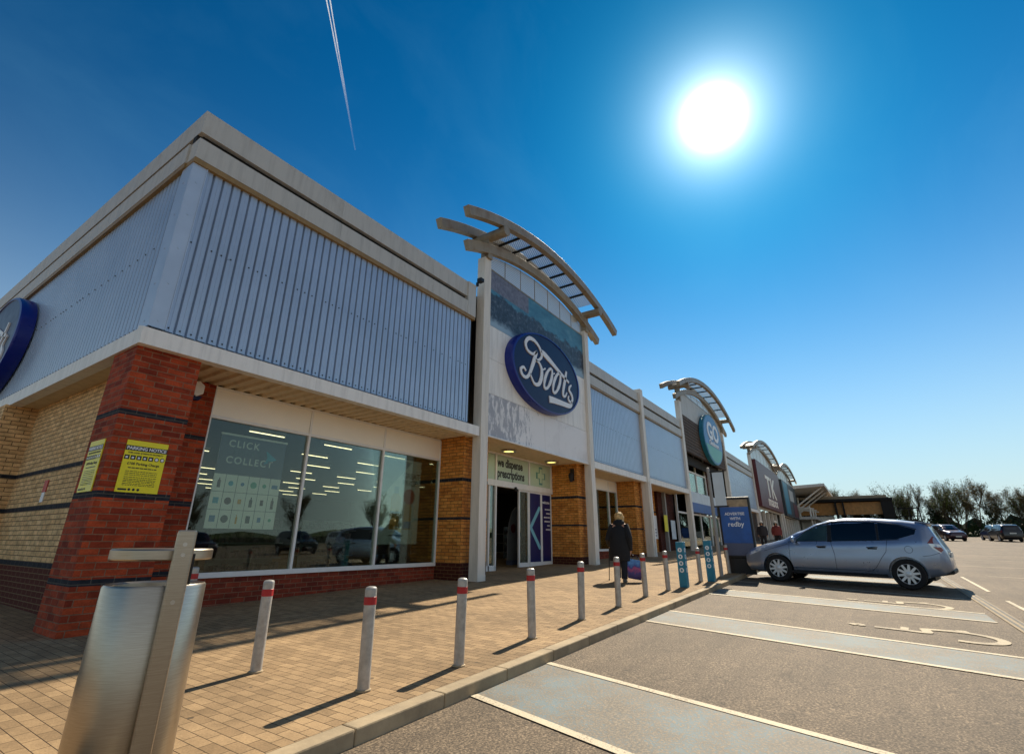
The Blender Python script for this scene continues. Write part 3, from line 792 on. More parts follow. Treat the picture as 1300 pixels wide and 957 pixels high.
MB().lathe([(0, 0), (.07, 0), (.09, .03), (.06, .1), (0, .11)], (12.3, YD-.1, 2.78), 14).build('door_sensor', 'black', shop)
MB().box(12.27, 12.33, YD-.13, YD-.06, 2.86, 2.93).build('sensor_bracket', 'black', shop)
# round recessed downlights in the porch soffit
for i, x0 in enumerate((10.25, 13.1)):
    dl = thing('downlight', ('lit round downlight in the porch soffit above the word dispense', 'lit round downlight in the porch soffit above the green cross')[i], 'light', (x0+.8, .95, 3.98), 'downlights in the porch')
    MB().lathe([(.26, .005), (.26, -.05), (.2, -.06), (.19, -.03)], (x0+.8, .95, 3.985), 24).build('rim', 'steel', dl)
    MB().lathe([(0, -.034), (.185, -.034), (.185, -.028), (0, -.028)], (x0+.8, .95, 3.985), 24).build('lamp', 'downlight', dl)
# pilaster post at the end of this shop
MB().box(21.6, 21.95, -.06, .3, gz(21.6, 0)-.05, 8.62).build('pilaster', 'cream_steel', shop, bevel=.01)
MB().box(21.72, 21.84, -.12, -.062, gz(21.6, 0), 3.95).build('downpipe', 'white_trim', shop)
# shop interior
it = MB(); it.box(.95, 21.4, 1.65, 21.8, .2, .24); it.build('shop_floor', 'floor_int', shop)
MB().box(.95, 21.4, 1.65, 21.8, 3.72, 3.78).build('shop_ceiling', 'ceil_int', shop)
MB().box(.9, .95, 1.65, 21.8, .2, 3.75).build('inner_wall', 'dark_int', shop)
MB().box(21.4, 21.45, 1.65, 21.8, .2, 3.75).build('inner_wall', 'dark_int', shop)
first = None
for i in range(7):
    for j in range(9):
        loc = (2.0+2.1*i+(.6 if j % 2 else 0), 3.4+1.9*j, 3.62)
        if first is None:
            first = thing('strip_light', 'bright white strip light on the shop ceiling seen through the display window', 'light', loc, 'strip lights on the shop ceiling')
            MB().box(loc[0]-.47, loc[0]+.47, loc[1]-.03, loc[1]+.03, 3.6, 3.7).build('housing', 'white_frame', first)
            MB().box(loc[0]-.45, loc[0]+.45, loc[1]-.022, loc[1]+.022, 3.585, 3.598).build('tube', 'strip', first)
        else: dup(first, loc)
sh0 = None
for i, (x0, y0) in enumerate(((2.6, 5.4), (5.2, 5.6), (8.2, 6.2), (11.5, 6.5), (17.5, 5))):
    lab = ('shelf unit of goods inside, behind the click and collect poster', 'shelf unit of goods inside, behind the middle window pane', 'shelf unit of goods inside, behind the yellow bottle poster',
           'shelf unit of goods inside, seen through the open entrance', 'shelf unit of goods inside, behind the window past the entrance')[i]
    if sh0 is None:
        sh0 = thing('shelf_unit', lab, 'shelves', (x0, y0, .24), 'shelf units inside the shop')
        f = MB(); f.box(x0-.9, x0+.9, y0-.02, y0+.02, .24, 1.75)
        for z in (.3, .68, 1.06, 1.44): f.box(x0-.9, x0+.9, y0-.4, y0-.02, z, z+.03); f.box(x0-.9, x0+.9, y0+.02, y0+.4, z, z+.03)
        f.build('shelves', 'shelf', sh0)
        g = MB(); random.seed(3)
        for z in (.33, .71, 1.09, 1.47):
            u = x0-.86
            while u < x0+.8:
                wd = random.uniform(.06, .16); hh = random.uniform(.12, .28)
                g.box(u, u+wd-.012, y0-.38, y0-.12, z, z+hh); u += wd
        g.build('goods', 'goods', sh0)['kind'] = 'stuff'
    else: dup(sh0, (x0, y0, .24), 0, lab)

# ------------------------------------------------------------------ posters in the window
def poster(name, label, x0, x1, z0, z1, y, base):
    p = thing(name, label, 'poster', ((x0+x1)/2, y, z0))
    MB().box(x0, x1, y-.006, y+.006, z0, z1).build('sheet', base, p)
    return p
cp = poster('window_poster', 'large hanging poster lettered click and collect over a grid of products', 2.13, 3.46, 1.35, 3.05, 1.47, 'paper')
MB().box(2.13, 3.46, 1.46, 1.4635, 2.32, 3.05).build('slate_field', 'poster_slate', cp)
MB().box(2.11, 3.48, 1.455, 1.485, 3.05, 3.085).build('hanging_rail', 'white_frame', cp)
t = MB(); text(t, 'CLICK', .185, FRONT(2.28, 1.458, 2.84), spacing=1.25, offset=.002); text(t, 'COLLECT', .185, FRONT(2.28, 1.458, 2.53), spacing=1.25, offset=.002)
t.build('lettering', 'letter_white', cp)
t = MB(); text(t, 'TODAY', .14, FRONT(2.38, 1.458, 2.70), spacing=1.3); t.build('lettering', 'poster_dim', cp)
MB().prism([(0, 0), (.26, .12), (.02, .27), (.06, .13)], FRONT(3.03, 1.459, 2.58), 0, .003).build('arrowhead', 'cyan', cp)
random.seed(11)
pics = ['goblue', 'red_bit', 'gogreen', 'goods', 'orange', 'sign_dark', 'cyan']
gl_ = MB()
for i in range(1, 6): gl_.box(2.13+1.33*i/6-.004, 2.13+1.33*i/6+.004, 1.460, 1.4635, 1.36, 2.32)
for j in range(1, 3): gl_.box(2.13, 3.46, 1.4605, 1.4638, 2.32-.32*j-.004, 2.32-.32*j+.004)
gl_.build('grid_lines', 'poster_dim', cp)
for i in range(6):
    for j in range(3):
        cx, cz = 2.13+1.33*(i+.5)/6, 2.32-.32*(j+.5)
        wd, hh = random.uniform(.03, .07), random.uniform(.06, .11)
        mb = MB(); sh = random.choice('rbc')
        if sh == 'r': mb.box(cx-wd, cx+wd, 1.458, 1.4615, cz-hh*.6, cz+hh*.6)
        elif sh == 'b': mb.prism([(-wd*.6,-hh),(wd*.6,-hh),(wd*.6,hh*.4),(wd*.2,hh*.6),(wd*.2,hh),(-wd*.2,hh),(-wd*.2,hh*.6),(-wd*.6,hh*.4)], FRONT(cx, 1.4615, cz), 0, .0035)
        else: mb.prism([(wd*math.cos(k*.5236), wd*math.sin(k*.5236)) for k in range(12)], FRONT(cx, 1.4615, cz), 0, .0035)
        mb.build('product_picture', random.choice(pics), cp)
gp = poster('window_poster', 'large hanging white poster lettered great price with two bottles', 6.19, 7.53, 1.07, 3.15, 1.47, 'paper')
MB().box(6.17, 7.55, 1.455, 1.485, 3.15, 3.18).build('hanging_rail', 'white_frame', gp)
MB().prism([(0, 0), (.98, 0), (0, -.95)], FRONT(6.2, 1.462, 3.13), 0, .003).build('corner_field', 'poster_slate', gp)
t = MB(); text(t, 'GREAT\nPRICE', .2, FRONT(6.88, 1.458, 2.7), line=.9, offset=.003); t.build('lettering', 'ink', gp)
for cx, col, cap, s in ((6.69, 'orange', 'goblue', 1.25), (7.13, 'orange', 'goblue', .95)):
    MB().prism([(-.13*s,0),(.13*s,0),(.13*s,.62*s),(.07*s,.7*s),(-.07*s,.7*s),(-.13*s,.62*s)], FRONT(cx, 1.46, 1.42), 0, .003).build('bottle_picture', col, gp)
    MB().box(cx-.06*s, cx+.06*s, 1.456, 1.459, 1.42+.7*s, 1.42+.84*s).build('bottle_cap', cap, gp)
    MB().box(cx-.13*s, cx+.13*s, 1.453, 1.456, 1.45 if s < 1 else 1.8, 1.62 if s < 1 else 1.86).build('bottle_label', cap, gp)
MB().prism([(.2*math.cos(k*.2618), .2*math.sin(k*.2618)) for k in range(24)], FRONT(7.15, 1.454, 2.24), 0, .003).build('price_roundel', 'red_bit', gp)
MB().box(6.53, 7.03, 1.458, 1.462, 1.26, 1.285).build('small_print', 'ink', gp)
# display stand just inside the door
st = thing('display_stand', 'curved white display stand standing just inside the open door', 'display stand', (13.75, 2.6, .26))
MB().prism([(-.35,0),(.35,0),(.35,1.9),(.2,1.88),(-.05,1.7),(-.25,1.3),(-.35,.8)], FRONT(13.75, 2.62, .5), 0, .04).build('panel', 'shelf', st)
MB().box(13.55, 13.95, 2.5, 2.75, .26, .5).build('base', 'poster_slate', st)
MB().prism([(.16*math.cos(k*.2618), .16*math.sin(k*.2618)) for k in range(24)], FRONT(13.75, 2.578, 1.6), 0, .004).build('roundel', 'sign_red', st)

# ------------------------------------------------------------------ oval signs
def script(mb, fr, d0, d1):
    """the script word on the oval, u in -1..1 of the half width, v of the half height"""
    A, B = 2.35, 1.38
    def s(pts, wd=1): stroke(mb, [(u*A, v*B, w_*wd) for u, v, w_ in pts], fr, d0, d1)
    # B: stem with its left curl, head loop, two bowls
    s([(-.66,-.22,.06),(-.72,-.16,.09),(-.79,-.24,.11),(-.75,-.36,.11),(-.66,-.38,.11),(-.58,-.28,.12),(-.50,-.05,.15),(-.42,.22,.17),(-.36,.42,.12)])
    s([(-.36,.42,.10),(-.48,.30,.10),(-.62,.34,.10),(-.66,.50,.13),(-.57,.66,.14),(-.42,.68,.12),(-.27,.56,.10),(-.22,.38,.10),(-.30,.24,.09),(-.40,.18,.07)])
    s([(-.40,.18,.06),(-.30,.16,.08),(-.23,.02,.14),(-.24,-.20,.17),(-.32,-.40,.14),(-.43,-.44,.10),(-.50,-.34,.07),(-.55,-.24,.05)])
    # bar running from the head of the B to the cross of the t
    s([(-.24,.52,.10),(-.12,.46,.20),(.10,.34,.17),(.34,.20,.13),(.62,.06,.08)])
    for c in (-.04, .22):
        ring = [(c+.085*math.cos(R(k))+.09*math.sin(R(k)), -.13+.30*math.sin(R(k)), .10 if abs(math.sin(R(k))) > .6 else .13) for k in range(80, 450, 20)]
        s(ring)
    s([(-.20,.02,.05),(-.12,.10,.06)]); s([(.10,.06,.05),(.16,.10,.05)])
    # t
    s([(.545,.34,.09),(.51,.16,.13),(.46,-.06,.14),(.415,-.28,.13),(.42,-.39,.11),(.48,-.38,.08),(.54,-.26,.05)])
    # s with the underline swept back from its foot
    s([(.70,.02,.05),(.64,-.06,.10),(.62,-.16,.11),(.70,-.26,.12),(.72,-.38,.11),(.66,-.48,.10),(.58,-.42,.08),(.60,-.32,.05)])
    s([(.68,-.44,.07),(.68,-.54,.10),(.60,-.60,.17),(.36,-.62,.19),(.10,-.64,.22),(-.02,-.66,.24)])
def oval_sign(label, fr):
    g = thing('oval_sign', label, 'sign', fr(0, -1.38, 0))
    n = 72; A, B = 2.35, 1.38
    E_ = lambda s: [(A*s*math.cos(2*math.pi*k/n), B*s*math.sin(2*math.pi*k/n)) for k in range(n)]
    mb = MB(); rings = []
    for s, d in ((1.0, .0), (1.0, .26), (.99, .29), (.955, .30), (.95, .27)): rings.append([fr(u, v, d) for u, v in E_(s)])
    mb.loft(rings); mb.build('rim', 'navy_rim', g)
    MB().prism(E_(.952), fr, .2, .275).build('face', 'navy', g)
    t = MB(); script(t, fr, .275, .305); t.build('script_lettering', 'letter_white', g)
    return g
oval_sign('large navy oval shop sign with white script on the entrance gable', FRONT(11.88, .1, 6.66))
oval_sign('navy oval shop sign with white script on the side wall cladding', SIDE(.06, 9.55, 5.72))

# ------------------------------------------------------------------ notices, alarm box, small wall sign
def parking_notice(label, fr):
    p = thing('parking_notice', label, 'sign', fr(0, -.36, 0), 'parking notices on the brick pier')
    B_ = lambda u0, u1, v0, v1, d0, d1, mb: mb.prism([(u0,v0),(u1,v0),(u1,v1),(u0,v1)], fr, d0, d1)
    mb = MB(); B_(-.265, .265, -.36, .36, 0, .012, mb); mb.build('board', 'notice_yellow', p)
    mb = MB(); B_(-.265, .265, .215, .285, .012, .0135, mb); mb.build('header_band', 'ink', p)
    t = MB(); text(t, 'PARKING NOTICE', .062, lambda u, v, w_: fr(u, v+.23, .0145+w_), align='CENTER', depth=.002, offset=.0015); t.build('header_lettering', 'letter_white', p)
    t = MB()
    text(t, 'THIS LAND IS PRIVATE PROPERTY', .03, lambda u, v, w_: fr(u, v+.175, .013+w_), align='CENTER', depth=.002, offset=.0008)
    text(t, '£100 Parking Charge', .048, lambda u, v, w_: fr(u, v+.02, .013+w_), align='CENTER', depth=.002, offset=.001)
    random.seed(5)
    for i, v in enumerate([-.03, -.075, -.1, -.125, -.155, -.18, -.2, -.22, -.245, -.265]):
        u = -.2 if i else -.18
        e = .2 if i else .18
        while u < e:
            l = random.uniform(.015, .05); B_(u, min(u+l, e), v, v+(.014 if i < 1 else .008), .012, .0135, t); u += l+.008
    B_(-.235, -.13, -.335, -.31, .012, .0135, t); t.build('lettering', 'ink', p)
    ic = MB(); ii = MB()
    for k in range(7):
        u = -.225+.075*k
        if k < 5: B_(u-.03, u+.03, .09, .15, .012, .0135, ic); B_(u-.016, u+.012, .105, .13, .0135, .0145, ii)
        else:
            ic.prism([(u+.03*math.cos(a*.5236), .12+.03*math.sin(a*.5236)) for a in range(12)], fr, .012, .0135)
            ii.prism([(u+.02*math.cos(a*.5236), .12+.02*math.sin(a*.5236)) for a in range(12)], fr, .0135, .0145)
    for k in range(3):
        u = -.1+.055*k
        ic.prism([(u+.018*math.cos(a*.5236), -.32+.018*math.sin(a*.5236)) for a in range(12)], fr, .012, .0135)
    ic.build('icons', 'ink', p); ii.build('icon_marks', 'letter_white', p)
parking_notice('yellow parking notice on the front face of the red brick corner pier', FRONT(.5, .148, 2.135))
parking_notice('yellow parking notice on the shaded side face of the red brick corner pier', SIDE(.043, .6, 2.135))
ab = thing('alarm_box', 'white six sided alarm box high on the red brick wall beside the pier', 'alarm', (1.42, 1.2, 3.6))
MB().prism([(.13*math.cos(R(60*k+30)), .15*math.sin(R(60*k+30))) for k in range(6)], FRONT(1.42, 1.338, 3.73), 0, .14).build('case', 'white_frame', ab, bevel=.015)
MB().prism([(-.11,-.16),(.11,-.16),(.06,-.24),(-.06,-.24)], FRONT(1.42, 1.30, 3.76), 0, .08).build('lower_lens', 'navy', ab)
hs = thing('wall_sign', 'small red and white sign on the buff brick side wall', 'sign', (.48, 4.35, 1.8))
MB().box(.485, .499, 4.22, 4.42, 1.98, 2.2).build('red_plate', 'red_bit', hs); MB().box(.486, .499, 4.24, 4.40, 1.8, 1.976).build('white_plate', 'paper', hs)
fl_ = thing('floodlight', 'small black floodlight at the parapet end beside the entrance column', 'light', (7.9, -.1, 8.5))
MB().box(7.86, 8.02, -.18, -.02, 8.52, 8.64).build('lamp_head', 'black', fl_, bevel=.01); MB().box(7.92, 7.95, -.03, .06, 8.41, 8.55).build('bracket', 'black', fl_)
wc = thing('wall_lamp', 'black wall lamp high on the yellow brick pier right of the entrance', 'light', (14.9, .6, 3.2))
MB().box(14.9, 14.975, .56, .70, 3.35, 3.8).build('back_plate', 'black', wc); MB().lathe([(.05,0),(.1,.25),(.06,.33),(0,.34)], (14.82, .63, 3.3), 12).build('lamp_shade', 'black', wc)

# ------------------------------------------------------------------ second shop (outdoor goods)
shop2 = thing('shop_building', 'shop unit with dark timber entrance gable and round blue sign', 'building', (25, 0, 0))
cladding(shop2, 21.98, 29.0, 4.2, 7.29, .1); cladding(shop2, 41.8, 53.9, 4.2, 7.29, .1)
coping(shop2, 21.96, 29.1); coping(shop2, 41.8, 53.9)
fascia(shop2, 21.96, 29.1); fascia(shop2, 41.8, 53.9)
for a, b in ((21.96, 29.1), (41.8, 53.9)):
    soffit(shop2, a, b, .2, 1.45); MB().box(a, b, .16, .3, 3.97, 8.3).build('upper_wall', 'dark_gap', shop2)
MB().box(21.6, 54, .3, 22, 8.2, 8.3).build('roof', 'roof_felt', shop2)
MB().box(21.6, 54, 10, 10.1, 0, 8.2).build('back_wall', 'dark_int', shop2)
wall('brick_wall', 'yellow_brick', 22.4, 26.6, 1.36, 1.6, 3.9, shop2)
wall('brick_wall', 'brown_wall', 26.6, 29.6, 1.2, 1.6, 3.9, shop2)
MB().box(27.4, 27.62, 1.02, 1.2, gz(27, 1), 3.9).build('downpipe', 'downpipe', shop2)
wall('brick_wall', 'red_brick_plain', 41.6, 53.9, .9, 1.2, 3.9, shop2)
portal(shop2, 29.0, 41.7, 9.75, 7.4, 8.3, 9.9, 10.4, 1.55, 1.7,
       [('timber_panel', 'wood_dark', 6.6, 9.0, 29.4, 41.3), ('ribbed_panel', 'coping', 9.02, 10.6, 29.4, 41.3)], gab=10.6, zbot=6.6, cw=.42)
bd = MB()
for i in range(11): bd.box(29.4, 41.3, .07, .098, 6.65+.21*i, 6.65+.21*i+.16)
bd.build('timber_boards', 'timber_grey', shop2)
MB().box(29.4, 41.3, .5, .6, 6.0, 6.62).build('recess_head', 'dark_gap', shop2)
gf = MB()
for xx in (29.5, 32.2, 34.9, 37.6, 40.3): gf.box(xx-.06, xx+.06, .92, 1.05, gz(xx, 1), 7.4)
for zz in (2.85, 4.3, 5.7, 7.3): gf.box(29.4, 41.3, .93, 1.04, zz, zz+.1)
go_ = gf.build('glazed_screen', 'white_frame', shop2)
for i in range(4):
    for z0, z1 in ((4.4, 5.7), (5.8, 7.3)):
        if i < 3: MB().box(29.56+2.7*i, 32.14+2.7*i, .97, .985, z0, z1).build('pane', 'pane', go_)
    MB().box(29.56+2.7*i, 32.14+2.7*i, .97, .985, .9, 2.85).build('pane', 'clear_pane', go_)
MB().box(31.5, 38.5, .6, .9, 3.0, 3.6).build('blue_fascia', 'poster_blue', shop2)
MB().box(31.5, 38.5, .6, .9, 3.604, 4.3).build('pale_fascia', 'banner', shop2)
MB().box(38.52, 41.3, .6, .9, 3.0, 6.0).build('dark_recess', 'dark_gap', shop2)
MB().box(37.7, 41.3, .93, 1.04, 4.4, 7.3).build('brown_panel', 'brown_wall', shop2)
MB().box(40.4, 41.3, .4, .5, 4.4, 8.4).build('pale_strip', 'banner', shop2)
MB().box(21.7, 53.9, 5.0, 5.1, 0, 6.6).build('inner_wall', 'dark_int', shop2)
rs = thing('round_sign', 'round blue and green sign lettered GO on the timber gable', 'sign', (36.4, -.1, 6.8))
def circ(r, n=48): return [(r*math.cos(2*math.pi*k/n), r*math.sin(2*math.pi*k/n)) for k in range(n)]
f36 = FRONT(36.5, .04, 8.35)
MB().prism([(u*1.55, v) for u, v in circ(1.85)], f36, 0, .28).build('rim', 'totem_teal', rs)
MB().prism([(u*1.55, v) for u, v in circ(1.78)], f36, .28, .30).build('face', 'goblue', rs)
MB().prism([(1.55*1.7*math.cos(a), 1.7*math.sin(a)) for a in [R(k) for k in range(200, 341, 7)]], f36, .30, .308).build('green_field', 'gogreen', rs)
t = MB(); text(t, 'GO', 1.75, lambda u, v, w_: f36(u*1.3, v-.05, .31+w_), align='CENTER', depth=.04, offset=.05)
text(t, 'Outdoors', .5, lambda u, v, w_: f36(u*1.45, v-.52, .31+w_), align='CENTER', depth=.04, offset=.012); t.build('lettering', 'letter_white', rs)
for i, (x0, x1, z0, z1, m, lb) in enumerate(((24.9, 26.7, 1.3, 2.55, 'paper', 'white paper notice with blue lettering on the yellow brick by the downpipe'),
        (26.9, 27.5, 1.7, 2.6, 'notice_yellow', 'yellow notice on the brown brick wall beside the white paper notice'), (28.1, 28.9, 1.3, 2.35, 'banner', 'pale blank notice on the dark brick wall beside the grey column'))):
    yy = 1.34 if i == 0 else 1.0
    nn = thing('wall_notice', lb, 'notice', ((x0+x1)/2, yy, z0))
    MB().box(x0, x1, yy, yy+.015, z0, z1).build('sheet', m, nn)
    if i == 0:
        MB().box(x0+.65, x0+1.15, yy-.004, yy-.001, z1-.5, z1-.15).build('emblem', 'door_blue', nn)
        bl = MB()
        for k in range(3): bl.box(x0+.3, x1-.3, yy-.004, yy-.001, z0+.15+.16*k, z0+.2+.16*k)
        bl.build('lettering', 'door_blue', nn)

# ------------------------------------------------------------------ third, fourth and fifth buildings
shop3 = thing('shop_building', 'shop unit with dark red sign under an arched canopy', 'building', (60, 0, 1.3))
portal(shop3, 54.0, 72.0, 9.9, 9.6, 10.6, 9.9, 10.4, 1.6, 1.75, [('white_panel', 'coping', 4.4, 9.4, 54.5, 71.5)], gab=9.5, zbot=4.4, cw=.5)
for k in range(1, 6):
    MB().box(54+3*k, 54.35+3*k, .3, .6, 1.2, 4.4).build('column', 'cream_steel', shop3)
MB().box(54.5, 71.5, .9, 1.0, 1.2, 4.4).build('shopfront', 'wood_dark', shop3)
MB().box(54, 73, .3, 22, 8.2, 8.3).build('roof', 'roof_felt', shop3)
sr = thing('shop_sign', 'dark red shop sign with tall cream letters', 'sign', (63, 0, 4.6))
MB().box(54.6, 71.6, -.35, .09, 4.6, 9.3).build('panel', 'sign_red', sr)
t = MB(); text(t, 'TK', 3.3, lambda u, v, w_: (63+u*1.7, -.36-w_, 5.9+v), align='CENTER', depth=.05, offset=.03)
text(t, 'maxx', 1.5, lambda u, v, w_: (63+u*2.2, -.36-w_, 4.95+v), align='CENTER', depth=.05, offset=.02); t.build('lettering', 'header_panel', sr)
shop4 = thing('shop_building', 'farther shop unit with dark square sign under an arched canopy', 'building', (82, 0, 1.8))
portal(shop4, 74.0, 91.0, 9.9, 9.2, 10.2, 9.9, 10.4, 1.5, 1.6, [('white_panel', 'coping', 4.4, 9.4, 74.5, 90.5)], gab=9.5, zbot=4.4, cw=.5)
for k in range(1, 6):
    MB().box(74+2.8*k, 74.4+2.8*k, .3, .6, 1.6, 4.4).build('column', 'cream_steel', shop4)
MB().box(72, 91.5, .9, 1.0, 1.6, 8.2).build('shopfront', 'dark_int', shop4)
MB().box(73, 92, .3, 22, 8.2, 8.3).build('roof', 'roof_felt', shop4)
sd = thing('shop_sign', 'dark shop sign with a pale block and a red foot', 'sign', (82, 0, 4.4))
MB().box(74.6, 90.4, -.35, .09, 4.5, 9.2).build('panel', 'sign_dark', sd)
MB().box(75.4, 80, -.38, -.352, 4.8, 9.0).build('pale_field', 'totem_teal', sd); MB().box(84.5, 90, -.38, -.352, 4.7, 6.6).build('red_field', 'sign_red', sd)
MB().box(81.5, 86.5, -.38, -.352, 6.8, 8.4).build('pale_block', 'coping', sd)
cb = thing('canopy_building', 'far glazed building with flat roof on slanting struts', 'building', (100, -3, 2.2))
MB().hexa([(92,-4.5,9.6),(130,-4.5,9.6),(130,12,8.6),(92,12,8.6)], [(92,-4.5,10.0),(130,-4.5,10.0),(130,12,9.4),(92,12,9.4)]).build('roof', 'cream_steel', cb)
for k in range(7):
    x0 = 93+5.5*k
    s_ = MB(); s_.tube([(x0, .6, 2), (x0, .6, 8.8)], .16); s_.tube([(x0, .5, 6.2), (x0, -4.0, 9.5)], .12); s_.tube([(x0, -1.8, 2.2), (x0, -1.8, 6.6)], .12); s_.tube([(x0, .5, 6.6), (x0, -2.4, 6.2)], .1)
    s_.build('strut', 'cream_steel', cb)
MB().box(92, 130, 1.2, 1.4, 1.8, 8.8).build('glazing', 'pane', cb)
MB().box(92, 130, 4, 4.2, 1.8, 8.8).build('inner_wall', 'dark_int', cb)
MB().box(92, 130, -2.6, 1.2, 4.6, 5.0).build('lower_canopy', 'coping', cb)

# flat roofed timber pavilion and dark steel frame
def gp3(x_, y_, z_): return (x_, y_, gz(x_, y_)+ROAD+z_)
pv = thing('pavilion', 'flat roofed pavilion with dark roof edge and orange timber fascia', 'building', gp3(108, -8, 0))
zb = gz(108, -6)+ROAD
MB().box(104, 122, -13.3, 1.0, zb+5.6, zb+6.0).build('roof', 'dark_gap', pv)
MB().box(104.5, 121, -12.6, .6, zb+6.0, zb+6.5).build('roof_top', 'poster_sand', pv)
MB().box(105, 105.3, -12.0, .6, zb+3.4, zb+5.45).build('timber_fascia', plain('orange_timber', rgb(186, 132, 72), .6, 0, .25, 2), pv)
MB().box(106, 106.3, -4.5, .8, zb, zb+3.2).build('rendered_wall', 'header_panel', pv)
for y0, y1 in ((-13.2, -11.6), (-5.2, -4.9), (-6.3, -6.05)):
    MB().box(104.2, 104.8, y0, y1, zb-.3, zb+5.6).build('post', 'dark_gap', pv)
fr_ = thing('steel_frame', 'dark steel lattice frame beside the pavilion', 'frame', gp3(106, -15, 0))
f = MB()
for y0 in (-13.8, -15.2, -16.6): f.box(106, 106.2, y0-.08, y0+.08, zb-.2, zb+4.4)
for z0 in (1.6, 3.0, 4.2): f.box(106, 106.2, -16.6, -13.8, zb+z0, zb+z0+.14)
f.build('lattice', 'dark_gap', fr_)

# ------------------------------------------------------------------ bollards
BX = [(1.05, -.83), (.64, -3.26), (.84, -4.55), (1.90, -4.71), (3.40, -4.64), (4.94, -4.56), (6.41, -4.54), (7.97, -4.47), (9.25, -4.52), (11.53, -4.64), (14.35, -4.76), (15.4, -4.76), (16.45, -4.78)]
BL = ['steel bollard with a red band standing right behind the litter bin post', 'steel bollard with a red band on the paving left of the display window middle pane', 'nearest steel bollard with a red band, cut tallest in front of the window',
      'steel bollard with a red band beside the kerb, in front of the entrance column', 'steel bollard with a red band in front of the open sliding door', 'steel bollard with a red band in front of the yellow pier right of the entrance',
      'steel bollard with a red band in front of the walking person in black', 'steel bollard with a red band next right of the walking person', 'steel bollard with a red band just left of the nearer teal totem',
      'steel bollard with a red band between the two teal totems', 'steel bollard with a red band just right of the farther teal totem', 'steel bollard with a red band at the foot of the advertising panel', 'farthest steel bollard, close to the nose of the parked car']
GB = 'steel bollards along the kerb'
b0 = thing('bollard', BL[0], 'bollard', (0, 0, 0), GB)
MB().lathe([(.052, -.1), (.052, .77), (.0515, .782), (.048, .792), (.036, .800), (.018, .804), (.001, .805)], n=28).build('post', 'post_paint', b0)
MB().lathe([(.0525, .655), (.0545, .657), (.0545, .718), (.0525, .72)], n=28).build('red_band', 'red_band', b0)
MB().lathe([(.0522, .0), (.066, .002), (.066, .012), (.0522, .016)], n=28).build('base_collar', 'kerb', b0)
random.seed(21)
for i, (x0, y0) in enumerate(BX):
    loc = (x0, y0, gz(x0, y0))
    if i == 0: b0.location = loc
    else:
        d = dup(b0, loc, random.uniform(0, 6.28), BL[i])
        d.rotation_euler = (random.uniform(-.015, .015), random.uniform(-.015, .015), random.uniform(0, 6))
# teal distancing totems that sleeve two posts
for i, (x0, y0, lb) in enumerate(((10.05, -4.65, 'nearer square teal totem with white round icons'), (11.75, -4.86, 'farther square teal totem with white round icons'))):
    z0 = gz(x0, y0)
    t = thing('totem', lb, 'totem', (x0, y0, z0), 'teal totems among the bollards')
    h = .98; a = .088
    MB().box(x0-a, x0+a, y0-a, y0+a, z0, z0+h).build('sleeve', 'totem_teal', t, bevel=.008)
    ic = MB(); im = MB()
    for k in range(4):
        zc = z0+.80-.145*k
        for fr, q in ((SIDE(x0-a, y0, zc), 0), (FRONT(x0, y0-a, zc), 1)):
            ic.prism(circ(.05, 20), fr, .001, .004); im.prism([(u*.5, v*.62) for u, v in circ(.05, 3+k)], fr, .004, .006)
    ic.build('round_icons', 'letter_white', t); im.build('icon_marks', 'totem_teal', t)
    tt = MB(); text(tt, 'STAY\nSAFE', .05, SIDE(x0-a-.001, y0+.075, z0+.93-.02), depth=.003) if 0 else None

# ------------------------------------------------------------------ litter bin
bx_, by_ = -1.04, -4.83; bz = gz(bx_, by_)
bn = thing('litter_bin', 'stainless steel litter bin with a flat rain lid and a tall flat post', 'litter bin', (bx_, by_, bz))
prof = [(.0, .05), (.247, .05), (.252, .07), (.252, .985), (.244, .997), (.222, .987), (.219, .87), (0, .9)]
MB().lathe(prof, (bx_, by_, bz), 64).build('bin_body', 'brushed', bn)
MB().lathe([(.0, .0), (.29, .0), (.29, .03), (.25, .055), (0, .055)], (bx_, by_, bz), 48).build('base', 'steel', bn)
MB().lathe([(0, 1.125), (.250, 1.125), (.256, 1.132), (.256, 1.178), (.248, 1.185), (0, 1.188)], (bx_, by_, bz), 64).build('rain_lid', 'brushed', bn)
dv = (Vector((-2.48, -8.293)) - Vector((bx_, by_))).normalized(); sd_ = Vector((-dv.y, dv.x))   # post stands on the kerb side
def PB(u, v, z): return (bx_+dv.x*u+sd_.x*v, by_+dv.y*u+sd_.y*v, bz+z)
po = MB()
po.hexa([PB(.258, .045, .0), PB(.325, .045, .0), PB(.325, .14, .0), PB(.258, .14, .0)], [PB(.258, .045, 1.255), PB(.325, .045, 1.29), PB(.325, .14, 1.29), PB(.258, .14, 1.255)])
po.build('post', 'brushed', bn, bevel=.012)
for zz in (.92, 1.155, 1.21):
    q0, q1 = PB(.322, .092, zz), PB(.331, .092, zz)
    MB().tube([q0, q1], .011, 10).build('bolt', 'steel', bn)
lg = MB(); lg.hexa([PB(.248, .05, 1.0), PB(.262, .05, 1.0), PB(.262, .155, 1.0), PB(.248, .155, 1.0)], [PB(.248, .05, 1.16), PB(.262, .05, 1.16), PB(.262, .155, 1.16), PB(.248, .155, 1.16)])
lg.build('hinge', 'black', bn)
li = MB(); random.seed(9)
for k in range(14):
    a = random.uniform(0, 6.28); r = random.uniform(.02, .15); x0, y0 = bx_+r*math.cos(a), by_+r*math.sin(a)
    li.box(x0-.04, x0+.04, y0-.03, y0+.03, bz+.87, bz+.9+random.uniform(0, .09))
li.build('litter', 'paper', bn)['kind'] = 'stuff'

